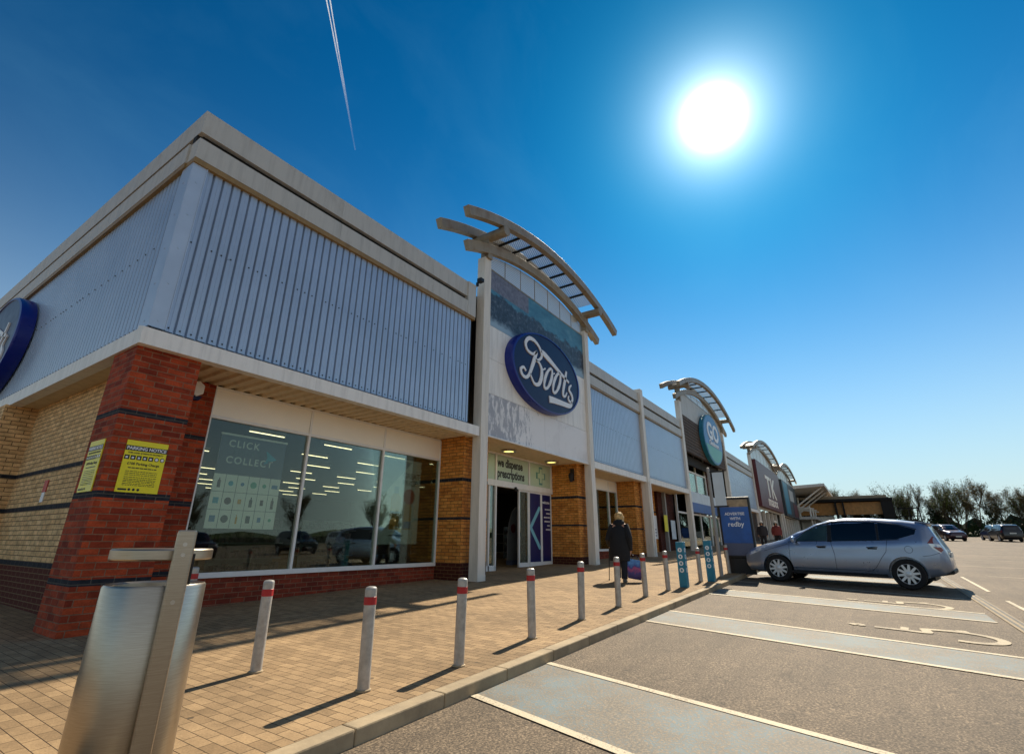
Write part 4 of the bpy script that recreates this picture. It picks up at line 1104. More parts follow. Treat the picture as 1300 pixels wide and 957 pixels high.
# ------------------------------------------------------------------ advertising panel and banner post
ax, ay0, ay1 = 14.6, -5.42, -4.6
ay0, ay1 = -4.62-.86, -4.62
az = gz(ax, -5)
ad = thing('advertising_panel', 'black framed freestanding advertising panel with a blue poster', 'advertising panel', (ax, -5.0, az))
# stands along the pavement edge, turned to face people walking up the street
f = MB(); f.box(ax, ax+.16, -5.56, -4.62, az+.42, az+2.2); f.build('case', 'black', ad, bevel=.03)
MB().box(ax+.02, ax+.14, -5.46, -4.72, az-.02, az+.42).build('foot', 'black', ad)
MB().box(ax-.008, ax+.002, -5.5, -4.68, az+1.9, az+2.12).build('header_field', 'poster_sand', ad)
MB().box(ax-.014, ax-.009, -5.5, -4.68, az+.85, az+1.9).build('poster', 'poster_blue', ad)
MB().box(ax-.0135, ax-.0085, -5.5, -4.68, az+.5, az+.848).build('lower_picture', 'poster_slate', ad)
for s, sz, z0 in (('ADVERTISE', .115, 1.66), ('WITH', .115, 1.52), ('redby', .2, 1.33)):
    t = MB(); text(t, s, sz, SIDE(ax-.016, -5.09, az+z0), align='CENTER', depth=.003, offset=.002); t.build('lettering', 'letter_white', ad)
px_, py_ = 13.41, -4.74; pz = gz(px_, py_)
bp = thing('banner_post', 'tall grey post carrying a narrow pale banner', 'post', (px_, py_, pz))
MB().lathe([(.055, -.05), (.05, 2.2), (.045, 3.0), (.02, 3.02), (0, 3.02)], (px_, py_, pz), 16).build('pole', 'downpipe', bp)
MB().box(px_-.02, px_+.02, py_-.45, py_-.04, pz+2.86, pz+2.9).build('arm', 'black', bp); MB().box(px_-.02, px_+.02, py_-.45, py_-.04, pz+1.86, pz+1.9).build('arm', 'black', bp)
MB().box(px_-.012, px_+.012, py_-.40, py_-.10, pz+1.9, pz+2.86).build('banner', 'banner', bp)

# ------------------------------------------------------------------ cars
MT['car_silver'] = plain('car_silver', rgb(142, 156, 180), .3, .6, .02, 3, coat=.7)
MT['car_black'] = plain('car_black', rgb(24, 25, 30), .3, .4, .05, 3, coat=.7)
MT['car_plum'] = plain('car_plum', rgb(58, 36, 52), .3, .5, .05, 3, coat=.7)
MT['car_white'] = plain('car_white', rgb(214, 216, 220), .35, .1, .04, 3, coat=.6)
MT['car_glass'] = plain('car_glass', rgb(10, 13, 18), .06, 0, .05, 3, spec=.8)
MT['car_glass_front'] = plain('car_glass_front', rgb(46, 62, 58), .08, 0, .6, 2.2, spec=.8)
MT['alloy'] = plain('alloy', rgb(222, 224, 226), .35, .35, .04, 8)
MT['red_lens'] = plain('red_lens', rgb(120, 20, 24), .15, 0, .1, 8, coat=.6)
MT['clear_lens'] = plain('clear_lens', rgb(214, 218, 222), .12, .3, .1, 8, coat=.8)
MT['seam'] = plain('panel_gap', rgb(14, 15, 18), .6)
MT['plate_white'] = plain('plate', rgb(222, 222, 214), .4)
MT['chrome'] = plain('chrome', rgb(200, 202, 206), .12, 1, .03)
def wt(x_): return x_ if x_ < 3.9 else 3.9+(x_-3.9)*.82      # short tail
def interp(tab, x_):
    if x_ <= tab[0][0]: return tab[0][1]
    for (a, b), (c, d) in zip(tab[:-1], tab[1:]):
        if x_ <= c:
            t = (x_-a)/(c-a); t = t*t*(3-2*t)*.5 + t*.5
            return b+(d-b)*t
    return tab[-1][1]
ESTATE = dict(L=4.62, roof=[(0,.60),(.03,.66),(.12,.74),(.35,.845),(.7,.94),(1.05,1.03),(1.5,1.26),(1.95,1.46),(2.25,1.545),(2.6,1.585),(3.1,1.58),(3.6,1.545),(4.05,1.49),(4.26,1.455),(4.33,1.36),(4.46,1.10),(4.52,.97),(4.58,.86),(4.62,.66)],
  bot=[(0,.36),(.12,.24),(.4,.21),(3.9,.22),(4.3,.30),(4.62,.40)], belt=[(0,.62),(.8,.86),(1.3,.95),(2.4,.99),(3.4,1.03),(4.2,1.09),(4.62,1.0)],
  half=[(0,.52),(.06,.64),(.2,.76),(.5,.855),(.95,.885),(3.7,.885),(4.1,.865),(4.4,.81),(4.55,.73),(4.62,.64)], tumble=.23, wx=(.93, 3.70), wr=.325)
for k_ in ('roof', 'bot', 'belt', 'half'): ESTATE[k_] = [(wt(a), b) for a, b in ESTATE[k_]]
ESTATE['L'] = wt(4.62)
SUV = dict(L=4.5, roof=[(0,.7),(.05,.86),(.15,.94),(.6,1.03),(1.15,1.11),(1.5,1.38),(1.85,1.60),(2.2,1.70),(3.0,1.73),(3.9,1.69),(4.22,1.62),(4.32,1.45),(4.42,1.12),(4.47,.95),(4.5,.7)],
  bot=[(0,.42),(.15,.28),(.5,.26),(3.9,.27),(4.3,.34),(4.5,.44)], belt=[(0,.72),(.8,.98),(1.3,1.06),(3.4,1.12),(4.2,1.16),(4.5,1.0)],
  half=[(0,.6),(.06,.74),(.2,.83),(.5,.885),(.95,.9),(3.7,.9),(4.2,.88),(4.4,.82),(4.5,.72)], tumble=.19, wx=(.88, 3.50), wr=.345)
def section(K, x_):
    zr, zb, zl, hw = interp(K['roof'], x_), interp(K['bot'], x_), interp(K['belt'], x_), interp(K['half'], x_)
    zr = max(zr, zb+.1); zl = min(zl, zr-.035); d = zl-zb; hg = zr-zl
    k = min(1, hg/.4)
    pts = [(0, zb), (hw*.6, zb), (hw-.10, zb+.005), (hw-.04, zb+.1*d), (hw-.008, zb+.25*d), (hw, zb+.45*d), (hw-.004, zb+.62*d), (hw-.014, zb+.78*d), (hw-.012, zb+.86*d), (hw-.03, zb+.95*d), (hw-.045, zl)]
    tm = K['tumble']*k + .10*(1-k); yb = hw-.045
    for t in (.25, .5, .72, .86): pts.append((yb-tm*t**1.15, zl+(hg*.92)*t))
    pts += [(yb-tm-.03, zl+hg*.93), (yb-tm-.12, zl+hg*.972), ((yb-tm)*.5, zr-.004*k), (0, zr)]
    return pts
def side_y(K, x_, z_):
    P = section(K, x_)
    for (a, b), (c, d) in zip(P[3:-1], P[4:]):
        if b <= z_ <= d and d > b: return a+(c-a)*(z_-b)/(d-b)
    return P[4][0]
def side_patch(K, poly, sgn, off, name, m, par, n=14):
    """a panel of the car's flank: an outline in (length, height) laid on the body surface with a little thickness"""
    poly = [(wt(a), b) for a, b in poly] if K is ESTATE else poly
    bm = bmesh.new(); zs = [p[1] for p in poly]; xs = [p[0] for p in poly]
    vs = [bm.verts.new((p[0], 0, p[1])) for p in poly]; bm.faces.new(vs)
    for ax_, lo, hi in ((0, min(xs), max(xs)), (2, min(zs), max(zs))):
        k = max(2, int((hi-lo)/.07))
        for i in range(1, k):
            c = lo+(hi-lo)*i/k; no = Vector((0,0,0)); no[ax_] = 1; co = Vector((0,0,0)); co[ax_] = c
            bmesh.ops.bisect_plane(bm, geom=bm.verts[:]+bm.edges[:]+bm.faces[:], plane_co=co, plane_no=no)
    bm.verts.ensure_lookup_table(); bm.verts.index_update()
    fv = [(v.co.x, v.co.z) for v in bm.verts]; ff = [[v.index for v in f_.verts] for f_ in bm.faces]; bm.free()
    mb = MB(); mb.add([(a, sgn*(side_y(K, a, b)+off), b) for a, b in fv], ff, True)
    return mb.build(name, m, par)
def line_on(K, pts, sgn, wd, off=.002):
    if K is ESTATE: pts = [(wt(a), b) for a, b in pts]
    mb = MB(); P = []
    for (a, b), (c, d) in zip(pts[:-1], pts[1:]):
        n = max(2, int(math.hypot(c-a, d-b)/.04))
        P += [(a+(c-a)*i/n, b+(d-b)*i/n) for i in range(n)]
    P.append(pts[-1])
    mb.tube([(a, sgn*(side_y(K, a, b)+off), b) for a, b in P], wd, 6); return mb
def build_car(K, paint, label, group=None, name='parked_car', lod=False):
    c = thing(name, label, 'car', (0,0,0), group)
    Ln = K['L']; wr = K['wr']
    xs = sorted(set([Ln*i/56 for i in range(57)] + [p[0] for p in K['roof']] + [p[0] for p in K['half']]))
    xs = [x_ for i, x_ in enumerate(xs) if i == 0 or x_-xs[i-1] > .012]
    rings = []
    for x_ in xs:
        P = section(K, x_); rings.append([(x_, y_, z_) for y_, z_ in P] + [(x_, -y_, z_) for y_, z_ in P[-2:0:-1]])
    mb = MB(); mb.loft(rings); body = mb.build('body', paint, c, angle=50)
    # wheel arches cut through the flanks
    cut = MB()
    for wx in K['wx']:
        for s in (-1, 1): cut.lathe([(wr+.05, 0), (wr+.05, 1)], (wx, .62*s if s > 0 else -1.62, wr), 40, 'Y', smooth=False)
    co = cut.build('arch_cutter', 'black')
    bo = body.modifiers.new('arch', 'BOOLEAN'); bo.object = co; bo.operation = 'DIFFERENCE'; bo.solver = 'EXACT'
    dg = bpy.context.evaluated_depsgraph_get(); dg.update()
    me = bpy.data.meshes.new_from_object(body.evaluated_get(dg)); body.modifiers.clear(); body.data = me
    bpy.data.objects.remove(co)
    me.materials.clear(); me.materials.append(MT[paint])
    # wheels
    for wx in K['wx']:
        for s in (-1, 1):
            yo = s*.80
            w_ = MB(); w_.lathe([(wr-.11, -.1), (wr-.02, -.105), (wr, -.08), (wr, .08), (wr-.02, .105), (wr-.11, .1)], (wx, yo, wr), 40, 'Y', caps=False); wo = w_.build('wheel', 'rubber', c)
            rm = MB(); rr = wr-.1; f_ = s*.09
            ring = []
            for k in range(41):
                a = 2*math.pi*k/40
                ring.append([(wx+math.cos(a)*q, yo+f_+dy*s, wr+math.sin(a)*q) for q, dy in ((rr+.012, 0), (rr-.012, .012), (rr-.02, -.02), (rr+.01, -.03))])
            rm.loft(ring, caps=False)
            for k in range(10):
                a = 2*math.pi*k/10+.15; d1 = (math.cos(a), math.sin(a)); n1 = (-d1[1], d1[0])
                q = [(wx+d1[0]*r_+n1[0]*h_, yo+f_, wr+d1[1]*r_+n1[1]*h_) for r_, h_ in ((.03, -.03), (rr-.008, -.021), (rr-.008, .021), (.03, .03))]
                rm.hexa([(p[0], p[1]-s*.03, p[2]) for p in q], [(p[0], p[1]+s*.004, p[2]) for p in q])
            rm.lathe([(.001, s*.0), (.055, s*.0), (.06, s*.012), (.03, s*.022), (.001, s*.022)], (wx, yo+f_-s*.005, wr), 20, 'Y')
            rm.build('rim', 'alloy', wo)
            MB().lathe([(.001, 0), (rr, 0), (rr, .02), (.001, .02)], (wx, yo+f_-s*.06, wr), 30, 'Y').build('brake_disc', 'seam', wo)
    est = K is ESTATE
    for s in (-1, 1):
        if est:
            front = [(1.40,1.005),(2.16,1.025),(2.19,1.44),(1.95,1.385),(1.66,1.24)]
            rear = [(2.27,1.03),(3.22,1.06),(3.22,1.465),(2.75,1.49),(2.29,1.475)]
            quarter = [(3.28,1.065),(3.62,1.085),(3.98,1.20),(4.02,1.30),(3.70,1.40),(3.28,1.46)]
        else:
            front = [(1.48,1.13),(2.2,1.14),(2.2,1.57),(1.9,1.5)]; rear = [(2.28,1.14),(3.2,1.16),(3.2,1.6),(2.28,1.6)]; quarter = [(3.27,1.17),(3.85,1.2),(3.95,1.35),(3.8,1.55),(3.27,1.6)]
        o = side_patch(K, front, s, .004, 'front_side_window', 'car_glass_front', c)
        side_patch(K, rear, s, .004, 'rear_side_window', 'car_glass', c)
        side_patch(K, quarter, s, .004, 'quarter_window', 'car_glass', c)
        if est:
            side_patch(K, [(2.165,1.0),(2.265,1.0),(2.29,1.48),(2.19,1.45)], s, .003, 'door_pillar', 'seam', c)
            side_patch(K, [(3.222,1.05),(3.278,1.05),(3.278,1.47),(3.222,1.475)], s, .003, 'window_pillar', 'seam', c)
            hd = [(1.22,.93),(1.40,.99)]
            line_on(K, [(1.24,.98),(1.42,1.0),(2.3,1.022),(3.25,1.052),(3.66,1.075)], s, .008).build('window_trim', 'seam', c)
            line_on(K, [(1.30,.975),(1.66,1.25),(1.95,1.40),(2.3,1.49),(2.8,1.503),(3.3,1.475),(3.72,1.41),(4.04,1.31)], s, .009).build('window_trim', 'seam', c)
            for pts in ([(1.28,.36),(1.25,.62),(1.27,.95)], [(2.28,.36),(2.29,.7),(2.24,1.01)], [(3.02,.36),(3.12,.46),(3.25,.66),(3.36,.80),(3.42,1.06)], [(1.28,.36),(3.02,.36)],
                        [(.62,.74),(1.24,.93)], [(4.06,.72),(4.22,.74),(4.44,.80)]):
                line_on(K, pts, s, .0045, .001).build('panel_gap', 'seam', c)
            for hx in (2.02, 3.10):
                mb = MB(); mb.tube([(hx-.11+.055*k, s*(side_y(K, hx, .88)+(.028 if 0 < k < 4 else .004)), .885+.004*k) for k in range(5)], .014, 8); mb.build('door_handle', 'chrome', c)
                side_patch(K, [(hx-.09,.845),(hx+.09,.845),(hx+.10,.875),(hx-.10,.875)], s, .003, 'handle_recess', 'seam', c)
            ring = [(3.80+.075*math.cos(R(k)), .86+.075*math.sin(R(k))) for k in range(0, 361, 20)]
            if s < 0: line_on(K, ring, s, .004, .001).build('fuel_cap', 'seam', c)
            side_patch(K, [(4.24,1.0),(4.49,.98),(4.53,.86),(4.46,.79),(4.30,.90)], s, .008, 'tail_light', 'clear_lens', c)
            side_patch(K, [(4.33,.93),(4.50,.92),(4.53,.86),(4.47,.81)], s, .011, 'tail_light_lens', 'red_lens', c)
            side_patch(K, [(4.22,1.005),(4.47,1.0),(4.43,1.10),(4.36,1.16)], s, .007, 'tail_light_top', 'red_lens', c)
            side_patch(K, [(.14,.66),(.30,.74),(.62,.86),(.66,.83),(.42,.70),(.2,.62)], s, .006, 'headlight', 'clear_lens', c)
            side_patch(K, [(1.24,.24),(3.3,.245),(3.3,.30),(1.24,.30)], s, .006, 'sill', 'seam', c)
        else:
            side_patch(K, [(4.2,.92),(4.45,.9),(4.44,1.12),(4.3,1.16)], s, .006, 'tail_light', 'red_lens', c)
            side_patch(K, [(.1,.8),(.2,.9),(.5,.96),(.5,.86),(.2,.74)], s, .006, 'headlight', 'clear_lens', c)
        mz = 1.04 if est else 1.15; mx_ = 1.42 if est else 1.5
        mr = MB(); mr.lathe([(.001,-.1),(.06,-.09),(.085,0),(.07,.08),(.001,.1)], (mx_, s*(K['half'][4][1]+.10), mz), 14, 'Y', sx=.8); mr.build('door_mirror', paint, c)
        MB().tube([(mx_+.02, s*.82, mz-.05), (mx_+.01, s*.94, mz-.03)], .03, 8).build('mirror_arm', 'seam', c)
    # windscreen, rear window: strips of the upper surface
    def top_patch(xa, xb, name, m, k0, off=.006):
        mb = MB(); rows = []; n = 14
        for i in range(n+1):
            x_ = xa+(xb-xa)*i/n; P = section(K, x_); hw = P[-3][0]-.02 if k0 else P[-4][0]
            zr = P[-1][1]
            rows.append([(x_, hw*u, zr+off-(.03*(abs(u)**3))) for u in (-1, -.8, -.5, 0, .5, .8, 1)])
        for i in range(n):
            for j in range(6): mb.add([rows[i][j], rows[i][j+1], rows[i+1][j+1], rows[i+1][j]], [(0,1,2,3)], True)
        mb.build(name, m, c)
    ra, rb = ((1.12, 1.98), (wt(4.30), wt(4.45))) if est else ((1.2, 1.86), (4.30, 4.41))
    top_patch(ra[0], ra[1], 'windscreen', 'car_glass', True); top_patch(rb[0], rb[1], 'rear_window', 'car_glass', True, .012)
    if est:
        sp_ = MB(); sp_.prism([(wt(4.0),1.50),(wt(4.36),1.445),(wt(4.37),1.425),(wt(4.05),1.47)], lambda u, v, w_: (u, w_, v), -.56, .56); sp_.build('roof_spoiler', paint, c, bevel=.008)
        bm2 = MB(); bm2.prism([(wt(4.30),.30),(wt(4.64),.36),(wt(4.64),.43),(wt(4.58),.50),(wt(4.34),.42)], lambda u, v, w_: (u, w_, v), -.62, .62); bm2.build('rear_valance', 'seam', c, bevel=.02)
    MB().box(Ln-.005, Ln+.02, -.26, .26, .70 if est else .78, .81 if est else .9).build('number_plate', 'plate_white', c)
    MB().box(-.025, .0, -.26, .26, .42, .53).build('number_plate', 'plate_white', c)
    MB().box(.3, Ln-.35, -.6, .6, .2, .45).build('underbody', 'seam', c)
    return c
def place(c, nose, heading, scale=1.0):
    """nose point on the ground and the way the car points (x axis of the car runs nose to tail)"""
    h = Vector((math.cos(heading), math.sin(heading)))
    c.location = (nose[0], nose[1], gz(*nose)+ROAD); c.scale = (scale,)*3
    c.rotation_euler = (0, 0, heading+math.pi)
    c.rotation_euler[1] = -math.atan(-(SLOPE[0]*h.x+SLOPE[1]*h.y))
    return c
car = build_car(ESTATE, 'car_silver', 'silver blue estate car parked nose in to the kerb')
hd = math.atan2(.987, .16)
# near-side wheels at (14.06,-6.11) and (13.21,-8.95): centre line lies half a track beyond them
sc_ = 1.03
H = Vector((math.cos(hd), math.sin(hd))); Nn = Vector((H.y, -H.x))
wf = Vector((13.76, -6.17)) + Nn*.885*sc_
nose = wf + H*.93*sc_
place(car, nose, hd, sc_)

def paint_copy(src, label, paint, nose, heading, scale=1.0, group='cars parked far across the car park'):
    r = dup(src, (0,0,0), 0, label, group)
    for ch in r.children:
        if ch.name.split('.')[0] in ('body', 'door_mirror', 'roof_spoiler'):
            ch.material_slots[0].link = 'OBJECT'; ch.material_slots[0].material = MT[paint]
    return place(r, nose, heading, scale)
suv = build_car(SUV, 'car_black', 'black off-road car seen from behind, rightmost of the far parked cars in full view', 'cars parked far across the car park')
place(suv, (74.5, -20.2), R(8))
paint_copy(suv, 'plum people carrier parked facing the camera by the trees', 'car_plum', (70.5, -16.6), R(196))
paint_copy(suv, 'dark car parked just left of the black off-road car', 'car_black', (79.5, -20.3), R(8), .97)
paint_copy(suv, 'white car at the right edge behind the black off-road car', 'car_white', (76, -23.6), R(8))
# cars across the car park that the shop windows reflect
paint_copy(car, 'silver car across the aisle, reflected in the display window', 'car_silver', (5.6, -16.5), R(172), 1.0, 'cars reflected in the shop windows')
paint_copy(suv, 'dark car farther off, reflected in the middle window pane', 'car_black', (22, -24), R(100), 1.0, 'cars reflected in the shop windows')
paint_copy(suv, 'white car farther off, reflected low in the middle window pane', 'car_white', (29, -27), R(100), 1.0, 'cars reflected in the shop windows')
paint_copy(suv, 'plum car farther off, reflected behind the silver car', 'car_plum', (15, -25), R(95), 1.0, 'cars reflected in the shop windows')
# blue containers by the trees
bz0 = 88
for i, (y0, wd, hh, m, lb) in enumerate(((-14.6, 1.9, 1.6, 'poster_blue', 'blue lidded container left of the plum people carrier'), (-16.7, 1.5, 1.35, 'navy_rim', 'darker blue lidded container next to the plum people carrier'), (-12.7, 1.2, 1.0, 'coping', 'low grey lidded container beside the blue one'))):
    g = thing('container', lb, 'container', gp3(bz0, y0, 0), 'containers at the foot of the trees'); z0 = gz(bz0, y0)+ROAD
    MB().hexa([(bz0, y0-wd/2+.1, z0), (bz0+1.5, y0-wd/2+.1, z0), (bz0+1.5, y0+wd/2-.1, z0), (bz0, y0+wd/2-.1, z0)], [(bz0-.1, y0-wd/2, z0+hh), (bz0+1.6, y0-wd/2, z0+hh), (bz0+1.6, y0+wd/2, z0+hh), (bz0-.1, y0+wd/2, z0+hh)]).build('bin_body', m, g, bevel=.04)
    MB().box(bz0-.15, bz0+1.65, y0-wd/2-.04, y0+wd/2+.04, z0+hh, z0+hh+.12).build('lid', 'black', g, bevel=.03)

# ------------------------------------------------------------------ people
MT['skin'] = plain('skin', rgb(190, 140, 112), .55, 0, .06, 12)
MT['hair_blonde'] = plain('hair_blonde', rgb(206, 170, 112), .5, 0, .3, 30, bmp=.5, obj=True)
MT['hair_dark'] = plain('hair_dark', rgb(52, 40, 32), .6, 0, .3, 30)
MT['coat_black'] = plain('coat_black', rgb(24, 24, 27), .85, 0, .25, 8, bmp=.3, obj=True)
MT['trousers'] = plain('trousers', rgb(26, 28, 38), .85, 0, .2, 10, obj=True)
MT['cap'] = plain('cap', rgb(210, 206, 196), .7)
MT['jacket_red'] = plain('jacket_red', rgb(112, 46, 46), .8)
MT['jacket_dark'] = plain('jacket_dark', rgb(40, 40, 48), .8)
MT['shoe'] = plain('shoe', rgb(90, 88, 84), .7)
MT['eye'] = plain('eye', rgb(30, 24, 20), .2)
def person(label, loc, rz, J, coat, hairm, cap=None, coat_hem=.55, step=.0, hood=False):
    root = thing('person', label, 'person', loc, None, 0)
    V = {}; E_ = []; vs = []; rs_ = []
    def v(k, p, r):
        V[k] = len(vs); vs.append(p); rs_.append(r); return V[k]
    def e(a, b): E_.append((V[a], V[b]))
    for k, p, r in J: v(k, p, r)
    for a, b in (('pelvis','spine'),('spine','chest'),('chest','neck'),('neck','skull'),('skull','crown'),('skull','nose')): e(a, b)
    for s in 'lr':
        for a, b in (('pelvis','hip'),('hip','knee'),('knee','ankle'),('ankle','toe'),('chest','shoulder'),('shoulder','elbow'),('elbow','wrist'),('wrist','palm')):
            e(a if a in ('pelvis','chest') else a+s, b+s)
        w_ = Vector(vs[V['palm'+s]]); sg = 1 if s == 'r' else -1
        for k in range(4):
            off = Vector((0, -.027+.018*k, 0)); ln = (.062, .075, .07, .05)[3-k]
            a = w_+off+Vector((0, 0, -.03)); b = a+Vector((-sg*.012, .004, -ln*.5)); c_ = b+Vector((-sg*.022, .004, -ln*.42))
            v(f'f{s}{k}a', tuple(a), .010); v(f'f{s}{k}b', tuple(b), .0085); v(f'f{s}{k}c', tuple(c_), .007)
            e('palm'+s, f'f{s}{k}a'); e(f'f{s}{k}a', f'f{s}{k}b'); e(f'f{s}{k}b', f'f{s}{k}c')
        a = w_+Vector((-sg*.01, .035, .01)); b = a+Vector((-sg*.015, .02, -.03))
        v(f't{s}a', tuple(a), .011); v(f't{s}b', tuple(b), .009); e('palm'+s, f't{s}a'); e(f't{s}a', f't{s}b')
    me = bpy.data.meshes.new('body'); me.from_pydata(vs, E_, [])
    o = bpy.data.objects.new('body', me); COL.objects.link(o); o.parent = root; me.materials.append(MT['skin'])
    sk = o.modifiers.new('skin', 'SKIN'); sk.use_smooth_shade = True
    for i, d in enumerate(me.skin_vertices[0].data): d.radius = (rs_[i], rs_[i]); d.use_root = (i == V['pelvis'])
    ss = o.modifiers.new('sub', 'SUBSURF'); ss.levels = 2; ss.render_levels = 2
    P = {k: Vector(vs[i]) for k, i in V.items()}
    def ell(c, a, b, n=20): return [(c[0]+a*math.cos(2*math.pi*k/n), c[1]+b*math.sin(2*math.pi*k/n), c[2]+.012*math.sin(2*math.pi*k*3/n)*(1 if c[2] < .9 else .3)) for k in range(n)]
    ct = MB(); rings = []
    top = P['neck']
    for f, a, b in ((0, .265, .20), (.2, .265, .195), (.45, .255, .185), (.7, .255, .18), (.86, .245, .17), (.94, .18, .135), (1.0, .085, .08)):
        if f < .5: c_ = P['pelvis'].lerp(P['spine'], max(0, f-.1)*1.5); c_ = Vector((c_.x, c_.y, coat_hem+(top.z-coat_hem)*f))
        else:
            z_ = coat_hem+(top.z-coat_hem)*f; t_ = (z_-P['spine'].z)/(top.z-P['spine'].z); c_ = P['spine'].lerp(top, max(0, min(1, t_))); c_.z = z_
        rings.append(ell(c_, a, b))
    ct.loft(rings)
    for s in 'lr': ct.tube([P['chest'].lerp(P['shoulder'+s], .6), P['shoulder'+s], P['shoulder'+s].lerp(P['elbow'+s], .5), P['elbow'+s], P['elbow'+s].lerp(P['wrist'+s], .5), P['wrist'+s]], [.05, .085, .092, .08, .068, .058], 14)
    if hood:
        ct.loft([ell(P['neck']+Vector((0, -.06, dz)), a, b) for dz, a, b in ((-.08, .15, .12), (-.02, .16, .13), (.05, .13, .09), (.08, .07, .05))])
    ct.build('coat', coat, None).parent = root
    tr_ = MB()
    for s in 'lr': tr_.tube([P['hip'+s]+Vector((0,0,.06)), P['hip'+s], P['hip'+s].lerp(P['knee'+s], .5), P['knee'+s], P['knee'+s].lerp(P['ankle'+s], .5), P['ankle'+s]+Vector((0,0,-.01))], [.13, .12, .105, .09, .08, .075], 14)
    tr_.build('trousers', 'trousers', None).parent = root
    for s in 'lr':
        a = P['ankle'+s]; t_ = P['toe'+s]; d = (t_-a); d.z = 0; d.normalize(); n_ = Vector((-d.y, d.x, 0))
        sh = MB(); rg = []
        for q, wd, h in ((-.06, .03, .07), (-.04, .042, .09), (.03, .043, .085), (.10, .047, .06), (.16, .04, .045), (.185, .02, .03)):
            c_ = a+d*q; z0 = t_.z-.03
            rg.append([(c_.x+n_.x*wd*u, c_.y+n_.y*wd*u, z0+h*vv) for u, vv in ((-1,0),(-1,.6),(-.6,1),(.6,1),(1,.6),(1,0))])
        sh.loft(rg); sh.build('shoe', 'shoe', None).parent = root
    hr = MB(); c_ = P['skull']; up_ = (P['crown']-P['skull']).normalized()
    rings = []
    for i in range(13):
        th = math.pi*i/12*.98+.01
        ring = []
        for k in range(28):
            ph = 2*math.pi*k/28; r_ = .122+.009*math.sin(5*ph+i)+.007*math.sin(11*ph+2*i)
            q = Vector((math.sin(th)*math.cos(ph), math.sin(th)*math.sin(ph), math.cos(th)))
            low = max(0, -q.z)
            yy = q.y
            if yy > .35 and q.z < .45: r2 = r_*.72          # face left open
            else: r2 = r_
            ring.append((c_.x+q.x*r2*(1+.12*low), c_.y+q.y*r2*1.08, c_.z+.035+q.z*r2*1.1-.075*low*(1 if yy < .2 else 0)))
        rings.append(ring)
    hr.loft(rings); hr.build('hair', hairm, None).parent = root
    if cap: MB().lathe([(.001, .12), (.08, .11), (.118, .06), (.122, .02), (.118, .0)], tuple(c_+Vector((0, 0, .05))), 20).build('cap', cap, None).parent = root
    ey = MB()
    for sx in (-.032, .032): ey.lathe([(.001, -.01), (.009, -.004), (.009, .004), (.001, .01)], tuple(c_+Vector((sx, .092, .02))), 8)
    ey.build('eyes', 'eye', None).parent = root
    root.rotation_euler = (0, 0, rz); root.location = loc
    return root, P
def joints(lean=.06, stepl=.12, stepr=-.12, armr=(.27, .02, .74), elr=(.27, -.03, 1.02), arml=(-.30, .28, .86), ell=(-.29, .05, 1.0), k=1.0):
    J = [('pelvis', (0, 0, .90), .13), ('spine', (0, lean*.4, 1.06), .12), ('chest', (0, lean*1.1, 1.27), .13), ('neck', (0, lean*2.0, 1.42), .055), ('skull', (0, lean*2.5+.01, 1.53), .088), ('crown', (0, lean*2.6, 1.62), .07), ('nose', (0, lean*2.5+.115, 1.525), .016)]
    for s, sg, st, ar, el in (('l', -1, stepl, arml, ell), ('r', 1, stepr, armr, elr)):
        J += [('hip'+s, (sg*.095, 0, .86), .09), ('knee'+s, (sg*.10, st*.55+.03, .47), .058), ('ankle'+s, (sg*.10, st, .09), .042), ('toe'+s, (sg*.11, st+.15, .035), .03),
              ('shoulder'+s, (sg*.175, lean*1.25, 1.34), .065), ('elbow'+s, el, .045), ('wrist'+s, ar, .03), ('palm'+s, (ar[0], ar[1], ar[2]-.055), .03)]
    return J
wz = gz(10.35, -3.0)
wk, WP = person('blonde person in a black coat walking away with a stick and a shopping bag', (10.35, -3.0, wz), R(-90+14), joints(.115, .16, -.14), 'coat_black', 'hair_blonde', None, .50, hood=True)
def local(root, p):
    c, s = math.cos(root.rotation_euler[2]), math.sin(root.rotation_euler[2]); return Vector((root.location.x+c*p.x-s*p.y, root.location.y+s*p.x+c*p.y, root.location.z+p.z))
hl, hr_ = local(wk, WP['palml']), local(wk, WP['palmr'])
stk = thing('walking_stick', 'thin dark walking stick in the left hand of the walking person', 'walking stick', (hl.x+.02, hl.y+.03, wz))
MB().tube([(hl.x+.07, hl.y+.03, hl.z-.02), (hl.x+.03, hl.y+.01, hl.z+.005), (hl.x-.03, hl.y, hl.z-.02), (hl.x-.0, hl.y+.06, wz+.02)], [.013, .013, .012, .010], 8).build('shaft', 'black', stk)
MB().lathe([(.014, 0), (.016, .04), (.011, .05)], (hl.x, hl.y+.06, wz), 10).build('rubber_tip', 'rubber', stk)
